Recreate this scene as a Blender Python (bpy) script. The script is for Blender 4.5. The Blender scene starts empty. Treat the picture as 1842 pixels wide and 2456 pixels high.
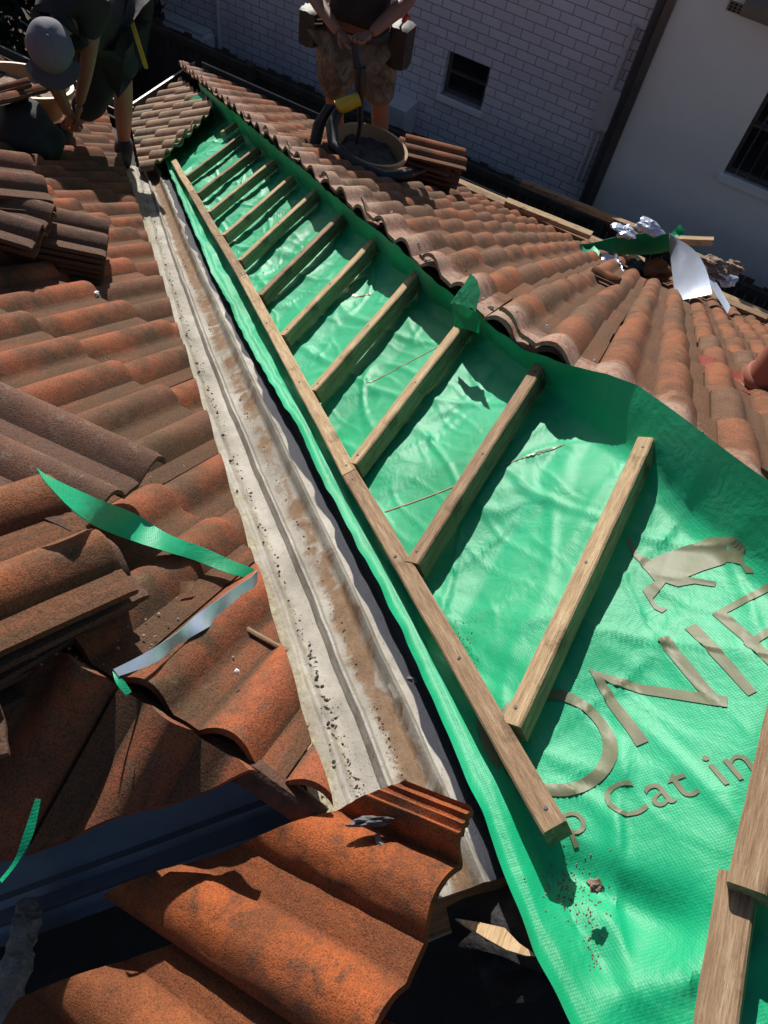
import bpy, bmesh, math, random
from mathutils import Vector, Matrix, noise
R_ = math.radians
sc = bpy.context.scene
col = sc.collection
random.seed(7)
V = Vector
# ------------------------------------------------------------------ camera solution (roof frame: x = along battens, y = down the green slope)
F_PX = 1833.2
CAM = V((-.5038369, .1342991, 1.168325))
az, ti, ro, PI_ = R_(17.17673), R_(56.80798), R_(13.586846), R_(31.737417)
T = math.tan(PI_); SP = math.sin(PI_); CP = math.cos(PI_)
HU = .68; LC = .354
def _axes():
    ca, sa = math.cos(az), math.sin(az); ct, st = math.cos(ti), math.sin(ti); c, s = math.cos(ro), math.sin(ro)
    U = V((sa, ca, 0)); W = V((-ca, sa, 0)); Z = V((0, 0, 1))
    r = V((1, 0, 0)); d = V((0, -st, -ct)); f = V((0, ct, -st))
    rows = [c*r - s*d, s*r + c*d, f]
    return [V((q.dot(U), q.dot(W), q.dot(Z))) for q in rows]
AX = _axes()
def ray(x, y): return AX[0]*((x-921)/F_PX) + AX[1]*((y-1228)/F_PX) + AX[2]
def hit(x, y, n, d):
    v = ray(x, y); n = V(n); return CAM + v*((d - n.dot(CAM))/n.dot(v))
def onR(x, y, h=0): return hit(x, y, (0, T, 1), h)
def onL(x, y, h=0): return hit(x, y, (T, 0, 1), -LC*T+h)
def onF(x, y, h=0): return hit(x, y, (T, 0, 1), HU*T+h)
def onX(x, y, X): return hit(x, y, (1, 0, 0), X)
def onZ(x, y, Z): return hit(x, y, (0, 0, 1), Z)
def dep(x, y, d): return CAM + ray(x, y)*d
def zR(y): return -y*T
def zL(x): return -(x+LC)*T
def zF(x): return -(x-HU)*T

# ------------------------------------------------------------------ materials
def _mat(name):
    m = bpy.data.materials.new(name); m.use_nodes = True
    nt = m.node_tree; b = nt.nodes['Principled BSDF']
    return m, nt, b
def N(nt, kind, **kw):
    n = nt.nodes.new(kind)
    for k, v in kw.items():
        if k.startswith('i_'):
            key = k[2:]; key = int(key) if key.isdigit() else key.replace('_', ' ')
            n.inputs[key].default_value = v
        else: setattr(n, k, v)
    return n
def ramp(nt, stops, fac, interp='LINEAR'):
    r = nt.nodes.new('ShaderNodeValToRGB'); e = r.color_ramp.elements; r.color_ramp.interpolation = interp
    while len(e) < len(stops): e.new(.5)
    for i, (p, c) in enumerate(stops):
        e[i].position = p; e[i].color = (*c, 1) if len(c) == 3 else c
    nt.links.new(fac, r.inputs[0]); return r
def mix(nt, fac, a, b, mode='MIX'):
    m = nt.nodes.new('ShaderNodeMix'); m.data_type = 'RGBA'; m.blend_type = mode
    for s, v in ((0, fac), (6, a), (7, b)):
        if hasattr(v, 'is_linked') or hasattr(v, 'links'): nt.links.new(v, m.inputs[s])
        elif isinstance(v, (int, float)): m.inputs[s].default_value = v
        else: m.inputs[s].default_value = (*v, 1)
    return m.outputs[2]
def noi(nt, scale, detail=4, rough=.6, vec=None, dist=0):
    n = N(nt, 'ShaderNodeTexNoise'); n.inputs['Scale'].default_value = scale; n.inputs['Detail'].default_value = detail
    n.inputs['Roughness'].default_value = rough; n.inputs['Distortion'].default_value = dist
    if vec is not None: nt.links.new(vec, n.inputs['Vector'])
    return n.outputs['Fac']
def objco(nt, scale=(1, 1, 1), rot=(0, 0, 0)):
    tc = N(nt, 'ShaderNodeTexCoord'); mp = N(nt, 'ShaderNodeMapping')
    mp.inputs['Scale'].default_value = scale; mp.inputs['Rotation'].default_value = rot
    nt.links.new(tc.outputs['Object'], mp.inputs[0]); return mp.outputs[0]
def bump(nt, b, h, strength=.5, dist=.01, prev=None):
    bp = N(nt, 'ShaderNodeBump'); bp.inputs['Strength'].default_value = strength; bp.inputs['Distance'].default_value = dist
    nt.links.new(h, bp.inputs['Height'])
    if prev is not None: nt.links.new(prev, bp.inputs['Normal'])
    nt.links.new(bp.outputs[0], b.inputs['Normal']); return bp.outputs[0]
def simple(name, c1, c2, scale=8, rough=.7, bs=60, bst=.3, bd=.004, metal=0, spec=.5, stretch=(1, 1, 1), rot=(0, 0, 0), detail=5):
    m, nt, b = _mat(name); co = objco(nt, stretch, rot)
    r = ramp(nt, [(.3, c1), (.7, c2)], noi(nt, scale, detail, .65, co))
    nt.links.new(r.outputs[0], b.inputs['Base Color']); b.inputs['Roughness'].default_value = rough
    b.inputs['Metallic'].default_value = metal; b.inputs['Specular IOR Level'].default_value = spec
    if bst: bump(nt, b, noi(nt, bs, 4, .6, co), bst, bd)
    return m
def tile_mat(name, a, c, dark, lichen, mortar=False, grain=260, gstr=.55, patch=5):
    m, nt, b = _mat(name); co = objco(nt)
    at = N(nt, 'ShaderNodeAttribute', attribute_name='tint')
    sep = N(nt, 'ShaderNodeSeparateColor'); nt.links.new(at.outputs['Color'], sep.inputs[0])
    base = mix(nt, sep.outputs[0], a, c)
    base = mix(nt, ramp(nt, [(.78, (0, 0, 0)), (.84, (.65, .65, .65))], sep.outputs[0]).outputs[0], base, (c[0]*.75, c[1]*1.05, c[2]*1.2))
    pn = noi(nt, patch, 6, .7, co)
    base = mix(nt, ramp(nt, [(.42, (0, 0, 0)), (.62, (1, 1, 1))], pn).outputs[0], base, dark)
    base = mix(nt, ramp(nt, [(.54, (0, 0, 0)), (.66, (.85, .85, .85))], noi(nt, 28, 6, .75, co)).outputs[0], base, lichen)
    # dirt settles in the flat pans between the rolls
    base = mix(nt, ramp(nt, [(.2, (0, 0, 0)), (.7, (.85, .85, .85))], sep.outputs[1]).outputs[0], base, dark)
    sp = noi(nt, grain, 3, .8, co)
    base = mix(nt, ramp(nt, [(.34, (.35, .35, .35)), (.48, (1, 1, 1)), (.6, (1, 1, 1)), (.72, (1.5, 1.4, 1.3))], sp).outputs[0], base, base)
    mul = nt.nodes.new('ShaderNodeMix'); mul.data_type = 'RGBA'; mul.blend_type = 'MULTIPLY'; mul.inputs[0].default_value = 1
    nt.links.new(base, mul.inputs[6])
    nt.links.new(ramp(nt, [(.33, (.45, .42, .4)), (.5, (1, 1, 1)), (.7, (1.35, 1.3, 1.25))], sp).outputs[0], mul.inputs[7])
    base = mul.outputs[2]
    if mortar:
        mm = N(nt, 'ShaderNodeMath', operation='MULTIPLY_ADD'); nt.links.new(noi(nt, 16, 5, .7, co), mm.inputs[0]); mm.inputs[1].default_value = .45
        hf = N(nt, 'ShaderNodeMath', operation='MULTIPLY'); nt.links.new(sep.outputs[2], hf.inputs[0]); hf.inputs[1].default_value = .5; nt.links.new(hf.outputs[0], mm.inputs[2])
        mc = ramp(nt, [(.3, (.26, .15, .12)), (.5, (.36, .27, .21)), (.6, (.31, .11, .075)), (.75, (.46, .38, .31))], noi(nt, 22, 4, .6, co, 1.5))
        base = mix(nt, ramp(nt, [(.47, (0, 0, 0)), (.62, (.9, .9, .9))], mm.outputs[0]).outputs[0], base, mc.outputs[0])
    nt.links.new(base, b.inputs['Base Color']); b.inputs['Roughness'].default_value = .9; b.inputs['Specular IOR Level'].default_value = .2
    p = bump(nt, b, sp, gstr, .004)
    bump(nt, b, noi(nt, 40, 4, .6, co), .4, .006, p)
    return m
M = {}
M['tileL'] = tile_mat('terracotta_tile', (.34, .10, .045), (.2, .075, .042), (.10, .058, .034), (.15, .10, .065))
M['tileF'] = tile_mat('faded_tile', (.29, .10, .045), (.19, .085, .05), (.11, .06, .035), (.19, .125, .085), mortar=True)
M['tileR'] = tile_mat('dusty_tile', (.46, .30, .2), (.38, .26, .18), (.26, .18, .13), (.42, .33, .25))
M['tileA'] = tile_mat('orange_tile', (.42, .11, .032), (.36, .10, .036), (.19, .066, .03), (.13, .06, .035), grain=330, gstr=.8, patch=7)
M['tileP'] = tile_mat('weathered_loose_tile', (.26, .09, .05), (.2, .085, .055), (.12, .07, .05), (.22, .17, .13), grain=300, gstr=.7)
M['void'] = simple('void_black', (.012, .01, .009), (.03, .024, .02), 10, .9)  # near-black puts the shade of the roof void into the colour
M['felt'] = simple('old_black_felt', (.025, .025, .028), (.07, .065, .07), 14, .6, 30, .6, .01)
M['mortar'] = simple('grey_mortar', (.16, .13, .11), (.42, .37, .32), 14, .95, 60, 1, .01)
M['mortar_dark'] = simple('dark_bedding', (.03, .027, .025), (.12, .1, .09), 18, .95, 50, 1, .01)
M['foil'] = simple('silver_foil', (.58, .66, .82), (.72, .79, .93), 6, .3, 20, .25, .004, metal=.55)
M['plastic_black'] = simple('black_plastic', (.012, .012, .013), (.02, .02, .022), 9, .45, 40, .1)
M['white_paint'] = simple('white_paint', (.6, .6, .6), (.7, .7, .7), 9, .5)
M['gutter_metal'] = simple('brown_gutter_metal', (.10, .09, .085), (.15, .14, .13), 5, .4, 20, .1, metal=.3)
M['steel'] = simple('steel', (.5, .5, .52), (.6, .6, .62), 9, .3, metal=1)
M['skin'] = simple('skin', (.24, .105, .07), (.29, .13, .085), 7, .55, 90, .15, .002)
M['black_cloth'] = simple('black_cloth', (.012, .012, .014), (.02, .02, .024), 12, .85, 20, .5, .01)
M['grey_cap'] = simple('grey_cap', (.13, .13, .16), (.16, .16, .19), 9, .85, 60, .3, .003)
M['yellow'] = simple('yellow_plastic', (.5, .36, .02), (.6, .42, .03), 7, .45, 30, .1)
M['boot'] = simple('dark_leather', (.02, .016, .014), (.04, .032, .028), 12, .6, 30, .4, .005)
M['camo'] = None
M['rubble'] = simple('rubble', (.12, .08, .06), (.38, .28, .2), 20, .95, 50, 1, .01)
M['tub'] = simple('beige_tub', (.3, .17, .085), (.38, .22, .11), 6, .5, 30, .15)
M['dirt'] = simple('dirt', (.05, .045, .035), (.1, .08, .06), 5, 1, 30, .6, .02)
M['leafdark'] = simple('dark_foliage', (.008, .014, .006), (.02, .03, .012), 6, .8)
M['fence'] = simple('weathered_fence_board', (.035, .028, .024), (.075, .06, .05), 5, .9, 30, .5, .005, stretch=(1, 1, .15))
M['glass'] = simple('window_glass', (.012, .013, .016), (.03, .032, .038), 2, .12, 3, .05)
M['red_paint'] = simple('red_flashing', (.38, .075, .05), (.42, .1, .065), 4, .5, 20, .2, .006)
M['pipe'] = simple('terracotta_pipe', (.3, .1, .07), (.34, .13, .09), 6, .45, 30, .1)
M['red_handle'] = simple('red_handle', (.4, .04, .04), (.45, .06, .05), 6, .4)
M['leaf'] = simple('dry_leaf', (.4, .22, .12), (.55, .33, .2), 20, .8)
M['char'] = simple('burnt_wood', (.02, .02, .022), (.2, .19, .2), 40, .8, 60, 1, .005)
def camo():
    m, nt, b = _mat('faded_camo_cloth'); co = objco(nt)
    r = ramp(nt, [(0, (.09, .08, .06)), (.42, (.15, .13, .1)), (.55, (.22, .19, .15)), (.66, (.1, .09, .075))], noi(nt, 9, 3, .6, co, 1), 'CONSTANT')
    nt.links.new(r.outputs[0], b.inputs['Base Color']); b.inputs['Roughness'].default_value = .9
    bump(nt, b, noi(nt, 16, 4, .6, co), .7, .015); return m
M['camo'] = camo()
def wood(name, c1, c2, c3, rot=(0, 0, 0), dark=(.06, .035, .02)):
    m, nt, b = _mat(name); co = objco(nt, (1, 1, 1), rot)
    tc = N(nt, 'ShaderNodeTexCoord'); mp = N(nt, 'ShaderNodeMapping'); nt.links.new(tc.outputs['Object'], mp.inputs[0])
    mp.inputs['Scale'].default_value = (2.5, 30, 30)
    g = noi(nt, 3, 6, .7, mp.outputs[0], .6)
    mp2 = N(nt, 'ShaderNodeMapping'); nt.links.new(tc.outputs['Object'], mp2.inputs[0]); mp2.inputs['Scale'].default_value = (5, 90, 90)
    g2 = noi(nt, 5, 4, .8, mp2.outputs[0])
    base = ramp(nt, [(.25, c1), (.5, c2), (.72, c3)], g).outputs[0]
    base = mix(nt, ramp(nt, [(.56, (0, 0, 0)), (.7, (.7, .7, .7))], noi(nt, 9, 5, .7, tc.outputs['Object'])).outputs[0], base, dark)
    vo = N(nt, 'ShaderNodeTexVoronoi'); mp3 = N(nt, 'ShaderNodeMapping'); nt.links.new(tc.outputs['Object'], mp3.inputs[0]); mp3.inputs['Scale'].default_value = (5, 16, 16); nt.links.new(mp3.outputs[0], vo.inputs['Vector']); vo.inputs['Scale'].default_value = 1
    base = mix(nt, ramp(nt, [(.08, (.9, .9, .9)), (.17, (0, 0, 0))], vo.outputs['Distance']).outputs[0], base, (.09, .045, .02))
    mul = mix(nt, .8, base, ramp(nt, [(.35, (.55, .5, .45)), (.55, (1, 1, 1)), (.75, (1.3, 1.3, 1.25))], g2).outputs[0], 'MULTIPLY')
    nt.links.new(mul, b.inputs['Base Color']); b.inputs['Roughness'].default_value = .85; b.inputs['Specular IOR Level'].default_value = .25
    bump(nt, b, g2, .6, .003)
    return m
M['batten'] = wood('weathered_pine_batten', (.30, .19, .105), (.48, .34, .20), (.66, .51, .33))
M['batten2'] = wood('brown_pine_batten', (.20, .12, .07), (.32, .21, .13), (.46, .34, .22))
M['pine_new'] = wood('pale_split_pine', (.5, .32, .16), (.66, .46, .26), (.74, .56, .35), dark=(.3, .2, .1))
def sarking_mat():
    m, nt, b = _mat('green_sarking'); co = objco(nt)
    base = ramp(nt, [(.3, (.0, .27, .11)), (.5, (.0, .355, .16)), (.7, (.015, .43, .215))], noi(nt, 2.2, 4, .55, co)).outputs[0]
    # fine dust
    base = mix(nt, ramp(nt, [(.52, (0, 0, 0)), (.75, (.1, .1, .1))], noi(nt, 5, 6, .8, co)).outputs[0], base, (.4, .5, .4))
    nt.links.new(base, b.inputs['Base Color']); b.inputs['Roughness'].default_value = .5; b.inputs['Specular IOR Level'].default_value = .34
    b.inputs['Sheen Weight'].default_value = .05
    # woven grid
    mp = N(nt, 'ShaderNodeMapping'); tc = N(nt, 'ShaderNodeTexCoord'); nt.links.new(tc.outputs['Object'], mp.inputs[0]); mp.inputs['Rotation'].default_value = (0, 0, R_(47))
    w1 = N(nt, 'ShaderNodeTexWave', bands_direction='X'); w2 = N(nt, 'ShaderNodeTexWave', bands_direction='Y')
    for w in (w1, w2):
        nt.links.new(mp.outputs[0], w.inputs[0]); w.inputs['Scale'].default_value = 80; w.inputs['Distortion'].default_value = .2
    ad = N(nt, 'ShaderNodeMath', operation='MULTIPLY'); nt.links.new(w1.outputs['Fac'], ad.inputs[0]); nt.links.new(w2.outputs['Fac'], ad.inputs[1])
    p = bump(nt, b, ad.outputs[0], .16, .0012)
    p = bump(nt, b, noi(nt, 14, 5, .6, co, .6), .28, .012, p)
    bump(nt, b, noi(nt, 60, 3, .6, co), .18, .003, p)
    return m
M['sark'] = sarking_mat()
M['print'] = simple('brown_print_ink', (.14, .16, .085), (.19, .19, .12), 14, .5, 60, .2, .002, spec=.3)
M['print_line'] = simple('faint_red_print', (.27, .24, .14), (.3, .22, .14), 5, .4, 60, .1, .002)
def pan_mat(name, kind):
    m, nt, b = _mat(name)
    uv = N(nt, 'ShaderNodeAttribute', attribute_name='tint')      # r = along, g = across
    sep = N(nt, 'ShaderNodeSeparateColor'); nt.links.new(uv.outputs['Color'], sep.inputs[0])
    co = objco(nt)
    base = ramp(nt, [(.3, (.36, .33, .29)), (.5, (.56, .52, .46)), (.72, (.74, .71, .65))], noi(nt, 6, 6, .65, co)).outputs[0]
    # rust-brown silt in the centre channel (b)
    mm = N(nt, 'ShaderNodeMath', operation='MULTIPLY_ADD'); nt.links.new(noi(nt, 11, 6, .7, co, .8), mm.inputs[0]); mm.inputs[1].default_value = .9
    hf = N(nt, 'ShaderNodeMath', operation='MULTIPLY'); nt.links.new(sep.outputs[2], hf.inputs[0]); hf.inputs[1].default_value = .42; nt.links.new(hf.outputs[0], mm.inputs[2])
    silt = ramp(nt, [(.3, (.26, .15, .08)), (.6, (.42, .27, .16)), (.8, (.56, .42, .29))], noi(nt, 26, 5, .7, co)).outputs[0]
    base = mix(nt, ramp(nt, [(.62, (0, 0, 0)), (.76, (.95, .95, .95))], mm.outputs[0]).outputs[0], base, silt)
    # yellow-grey mortar dust on the left flange (g)
    m2 = N(nt, 'ShaderNodeMath', operation='MULTIPLY_ADD'); nt.links.new(noi(nt, 18, 6, .75, co), m2.inputs[0]); m2.inputs[1].default_value = .7
    hg = N(nt, 'ShaderNodeMath', operation='MULTIPLY'); nt.links.new(sep.outputs[1], hg.inputs[0]); hg.inputs[1].default_value = .5; nt.links.new(hg.outputs[0], m2.inputs[2])
    dust = ramp(nt, [(.35, (.33, .28, .18)), (.55, (.6, .53, .37)), (.7, (.76, .71, .58))], noi(nt, 60, 4, .8, co)).outputs[0]
    base = mix(nt, ramp(nt, [(.55, (0, 0, 0)), (.72, (.9, .9, .9))], m2.outputs[0]).outputs[0], base, dust)
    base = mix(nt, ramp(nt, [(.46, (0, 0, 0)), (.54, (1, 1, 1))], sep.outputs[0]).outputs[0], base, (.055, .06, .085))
    spk = ramp(nt, [(.3, (.4, .35, .3)), (.38, (1, 1, 1))], noi(nt, 170, 2, .6, co)).outputs[0]
    base = mix(nt, .7, base, spk, 'MULTIPLY')
    nt.links.new(base, b.inputs['Base Color']); b.inputs['Roughness'].default_value = .62; b.inputs['Specular IOR Level'].default_value = .35; b.inputs['Metallic'].default_value = .12
    p = bump(nt, b, noi(nt, 110, 3, .7, co), .3, .003)
    bump(nt, b, noi(nt, 9, 3, .5, co), .25, .01, p)
    return m
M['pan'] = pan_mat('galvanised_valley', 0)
def brick_mat(name, bw, bh, c1, c2, mo):
    m, nt, b = _mat(name); tc = N(nt, 'ShaderNodeTexCoord'); mp = N(nt, 'ShaderNodeMapping'); nt.links.new(tc.outputs['Object'], mp.inputs[0])
    mp.inputs['Rotation'].default_value = (R_(90), 0, R_(90))
    # x' = y, y' = z : build with combine instead of rotation
    sx = N(nt, 'ShaderNodeSeparateXYZ'); nt.links.new(tc.outputs['Object'], sx.inputs[0])
    cb = N(nt, 'ShaderNodeCombineXYZ'); nt.links.new(sx.outputs[1], cb.inputs[0]); nt.links.new(sx.outputs[2], cb.inputs[1])
    br = N(nt, 'ShaderNodeTexBrick'); nt.links.new(cb.outputs[0], br.inputs['Vector'])
    br.inputs['Scale'].default_value = 1; br.inputs['Brick Width'].default_value = bw; br.inputs['Row Height'].default_value = bh
    br.inputs['Mortar Size'].default_value = .006; br.inputs['Mortar Smooth'].default_value = .3
    br.inputs['Color1'].default_value = (*c1, 1); br.inputs['Color2'].default_value = (*c2, 1); br.inputs['Mortar'].default_value = (*mo, 1)
    co = objco(nt)
    base = mix(nt, ramp(nt, [(.35, (0, 0, 0)), (.8, (.6, .6, .6))], noi(nt, 1.3, 6, .7, co)).outputs[0], br.outputs['Color'], (c1[0]*.62, c1[1]*.6, c1[2]*.52))
    nt.links.new(base, b.inputs['Base Color']); b.inputs['Roughness'].default_value = .8
    p = bump(nt, b, br.outputs['Fac'], -.8, .01)
    bump(nt, b, noi(nt, 30, 4, .6, co), .3, .006, p)
    return m
M['brick'] = brick_mat('painted_brick', .235, .098, (.88, .84, .92), (.76, .73, .82), (.24, .22, .26))
M['render'] = simple('white_render', (.84, .82, .79), (.92, .90, .87), 1.2, .8, 40, .15, .004)

# ------------------------------------------------------------------ object helpers
def tag(o, label=None, cat=None, group=None, kind=None):
    if label: o['label'] = label
    if cat: o['category'] = cat
    if group: o['group'] = group
    if kind: o['kind'] = kind
    return o
def empty(name, loc, label, cat, group=None):
    o = bpy.data.objects.new(name, None); o.empty_display_size = .05; col.objects.link(o); o.location = loc
    return tag(o, label, cat, group)
def obj(name, bm, mat, parent=None, smooth=True, recalc=True):
    if parent is not None:
        off = V(parent.location)
        if parent.parent: off = off + V(parent.parent.location)
        bmesh.ops.translate(bm, verts=bm.verts, vec=-off)
    if recalc: bmesh.ops.recalc_face_normals(bm, faces=bm.faces)
    me = bpy.data.meshes.new(name); bm.to_mesh(me); bm.free()
    if smooth:
        for p in me.polygons: p.use_smooth = True
        try: me.set_sharp_from_angle(angle=R_(40))
        except Exception: pass
    for m in (mat if isinstance(mat, (list, tuple)) else [mat]): me.materials.append(m)
    o = bpy.data.objects.new(name, me); col.objects.link(o); o.parent = parent
    return o
def box(bm, o, a, b, c, mi=0):
    """box from corner o along vectors a, b, c"""
    o, a, b, c = V(o), V(a), V(b), V(c)
    vs = [bm.verts.new(o + a*i + b*j + c*k) for i in (0, 1) for j in (0, 1) for k in (0, 1)]
    for f in ((0, 1, 3, 2), (4, 6, 7, 5), (0, 4, 5, 1), (2, 3, 7, 6), (0, 2, 6, 4), (1, 5, 7, 3)):
        fc = bm.faces.new([vs[i] for i in f]); fc.material_index = mi
    return vs
def tube(bm, pts, r, n=10, cap=True):
    pts = [V(p) for p in pts]; rs = r if isinstance(r, (list, tuple)) else [r]*len(pts); rings = []
    up = V((0, 0, 1))
    for i, p in enumerate(pts):
        d = (pts[min(i+1, len(pts)-1)] - pts[max(i-1, 0)]).normalized()
        if abs(d.dot(up)) > .95: up = V((1, 0, 0))
        a = d.cross(up).normalized(); b = d.cross(a); up = -b if False else up
        rings.append([bm.verts.new(p + (a*math.cos(2*math.pi*k/n) + b*math.sin(2*math.pi*k/n))*rs[i]) for k in range(n)])
    for A, B in zip(rings, rings[1:]):
        for k in range(n): bm.faces.new((A[k], A[(k+1) % n], B[(k+1) % n], B[k]))
    if cap:
        bm.faces.new(rings[0][::-1]); bm.faces.new(rings[-1])
def lumber(bm, A, B, w, th, up, seg=24, wob=.0015, seed=0, taper=0):
    """sawn board from A to B (top centre line), width w, thickness th below it, slightly crooked with bevelled edges"""
    A, B, up = V(A), V(B), V(up).normalized(); d = (B-A).normalized(); s = d.cross(up).normalized(); up = s.cross(d)
    prof = [(-w/2, -th), (-w/2, -.003), (-w/2+.003, 0), (w/2-.003, 0), (w/2, -.003), (w/2, -th)]
    rings = []
    for i in range(seg+1):
        t = i/seg; p = A.lerp(B, t)
        dx = wob*noise.noise(V((t*3+seed, 1.7, seed))) * 2; dz = wob*noise.noise(V((t*2.3+seed, 9.1, seed)))*1.5
        ww = 1 + .03*noise.noise(V((t*9, seed, 3.3)))
        rings.append([bm.verts.new(p + s*(x*ww+dx+.0006*noise.noise(V((t*40, x*99, seed)))) + up*(z+dz+.0006*noise.noise(V((t*31, z*99+x*30, seed))))) for x, z in prof])
    for P, Q in zip(rings, rings[1:]):
        for k in range(6): bm.faces.new((P[k], P[(k+1) % 6], Q[(k+1) % 6], Q[k]))
    bm.faces.new(rings[0][::-1]); bm.faces.new(rings[-1])
def vbx(y):
    return y + interp([(-.108, -.034), (.552, -.062), (1.565, -.065), (2.62, -.10), (3.25, -.12)], y)
def board_obj(name, A, B, w, th, up, mat, label=None, cat=None, group=None, seed=0, parent=None, wob=.0015, nails=0):
    """board built in its own axes so the grain runs along it"""
    A, B = V(A), V(B); L = (B-A).length; x = (B-A).normalized(); y = V(up).cross(x).normalized(); z = x.cross(y)
    bm = bmesh.new(); lumber(bm, (0, 0, 0), (L, 0, 0), w, th, (0, 0, 1), max(6, int(L*24)), wob, seed)
    # nail heads
    o = obj(name, bm, mat)
    m = Matrix((x, y, z)).transposed().to_4x4(); m.translation = A
    if parent is not None:
        m.translation = A - V(parent.location); o.parent = parent
    o.matrix_local = m
    if label: tag(o, label, cat, group)
    if nails and parent is None:
        for q in range(nails):
            xx = .03 + (L-.06)*q/max(1, nails-1); bm = bmesh.new()
            tube(bm, [(xx, .004*math.sin(seed+q*2), -.002), (xx, .004*math.sin(seed+q*2), .0012)], .0032, 10)
            n_ = obj('nail', bm, M['char']); n_.parent = o
    return o

# ------------------------------------------------------------------ roof tiles
TW = .315
def prof(u):
    """double-roll profile, u in 0..TW measured to the right looking down the slope"""
    h = 0
    for c in (.052, .2095):
        d = abs(u-c)/.052
        if d < 1: h = max(h, .037*(math.cos(d*math.pi/2))**.85)
    return h + .0025*math.cos((u-.13)*40)
def tile_into(bm, lay, fr, length=.47, nx=28, ny=5, tail=.026, jit=1., tint=None, mort=None, rng=random, th=.013, profile=prof, w=TW-.004, u0=.002):
    """fr(u, v, h) -> world. v runs from head (0) to tail (length)."""
    jr = rng.uniform(-.003, .003)*jit; jh = rng.uniform(0, .004)*jit; jt = rng.uniform(-.012, .012)*jit; js = rng.uniform(-.002, .002)*jit
    t1 = rng.random() if tint is None else tint
    top, bot = [], []
    for j in range(ny+1):
        v = length*(j/ny if j < ny else 1)
        if j == ny-1: v = length - .012
        rt, rb = [], []
        for i in range(nx+1):
            u = u0 + w*i/nx
            h = profile(u) + tail*v/length + jh + .0012*noise.noise(V((u*40+t1*50, v*20, 3)))
            hb = h - th
            if j == ny: h -= .004
            uu = u + jr*v/length*2 + js; vv = v + jt*v/length + .002*noise.noise(V((u*60, t1*90, 1)))*(j == ny)
            for lst, hh in ((rt, h), (rb, hb)):
                p = fr(uu, vv, hh); vt = bm.verts.new(p)
                pan = 1 - min(1, max(0, profile(u))/.02)
                vt[lay] = (t1, pan*(.5+.5*rng.random()), mort(p) if mort else 0, 1)
                lst.append(vt)
        top.append(rt); bot.append(rb)
    for j in range(ny):
        for i in range(nx):
            bm.faces.new((top[j][i], top[j][i+1], top[j+1][i+1], top[j+1][i]))
            bm.faces.new((bot[j][i], bot[j+1][i], bot[j+1][i+1], bot[j][i+1]))
        bm.faces.new((top[j][0], top[j+1][0], bot[j+1][0], bot[j][0]))
        bm.faces.new((top[j][nx], bot[j][nx], bot[j+1][nx], top[j+1][nx]))
    for i in range(nx):
        bm.faces.new((top[0][i], bot[0][i], bot[0][i+1], top[0][i+1]))
        bm.faces.new((top[ny][i], top[ny][i+1], bot[ny][i+1], bot[ny][i]))
def cut(bm, co, no):
    """remove everything on the side the normal points to, capping each tile"""
    r = bmesh.ops.bisect_plane(bm, geom=bm.verts[:]+bm.edges[:]+bm.faces[:], plane_co=co, plane_no=no, clear_outer=True, dist=1e-6)
    ed = [e for e in r['geom_cut'] if isinstance(e, bmesh.types.BMEdge) and e.is_boundary]
    bmesh.ops.holes_fill(bm, edges=ed, sides=0)
def slope_tiles(name, O, S, Td, Nn, i0, i1, j0, j1, gauge, cuts, mat, parent, mort=None, skip=None, nx=26, seed=1, tail=.034):
    rng = random.Random(seed)
    bm = bmesh.new(); lay = bm.verts.layers.float_color.new('tint'); O, S, Td, Nn = V(O), V(S), V(Td), V(Nn)
    for i in range(i0, i1):
        for j in range(j0, j1):
            base = O + S*(i*TW) + Td*(j*gauge)
            if skip and skip(base + S*.15 + Td*.2): continue
            fr = lambda u, v, h, b=base: b + S*u + Td*v + Nn*h
            tile_into(bm, lay, fr, length=gauge+.05, nx=nx, ny=4, mort=mort, rng=rng, tail=tail)
    for co, no in cuts: cut(bm, co, no)
    return obj(name, bm, mat, parent)
def solid_part(name, pts_top, depth, mat, parent):
    bm = bmesh.new(); a = [bm.verts.new(p) for p in pts_top]; b = [bm.verts.new(V(p)-V((0, 0, depth))) for p in pts_top]
    bm.faces.new(a); bm.faces.new(b[::-1])
    for i in range(len(a)): bm.faces.new((a[i], b[i], b[(i+1) % len(a)], a[(i+1) % len(a)]))
    return obj(name, bm, mat, parent, smooth=False)

EY = 4.72           # eave of the green slope
EX = 5.38           # eave of the far right slope
LX = EY - LC        # eave of the left slope
RX = -.27            # short ridge of the left wing
ZE = zR(EY)
house = empty('house', (2.4, 2.2, -6.2), 'single storey house whose red tiled hip and valley roof is being stripped and re-laid', 'house')
G = .432
# left slope
nl = V((SP, 0, CP)); tl = V((CP, 0, -SP)); nr = V((0, SP, CP)); tr = V((0, CP, -SP))
sq = math.sqrt(.5)

def vcut(a, b, side):
    """vertical cutting plane through plan points a, b; normal turned to the side of the plan point given"""
    n = V((b[1]-a[1], a[0]-b[0], 0)).normalized()
    if n.dot(V((side[0]-a[0], side[1]-a[1], 0))) < 0: n = -n
    return (V((a[0], a[1], 0)), n)
LCUT = ((-.12, .317), (2.145, 2.685))      # left rim of the valley in plan
def hip_q(y):                              # broken hip line in plan: x at y
    return y + max(min(.80, .765-.45*y), .60-.047*y)
HC0 = ((hip_q(-3), -3), (hip_q(-.5), -.5)); HC1 = ((.765, .0), (.72, .1*1.0)) if False else ((hip_q(.0), .0), (hip_q(.3), .3)); HC2 = ((hip_q(.6), .6), (hip_q(4.66), 4.66))
def hip_base(y): return y + interp([(-1, .70), (0, .692), (.28, .668), (.56, .64), (1.1, .61), (1.7, .595), (2.5, .565), (3.1, .56), (4.6, .45)], y)
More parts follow.
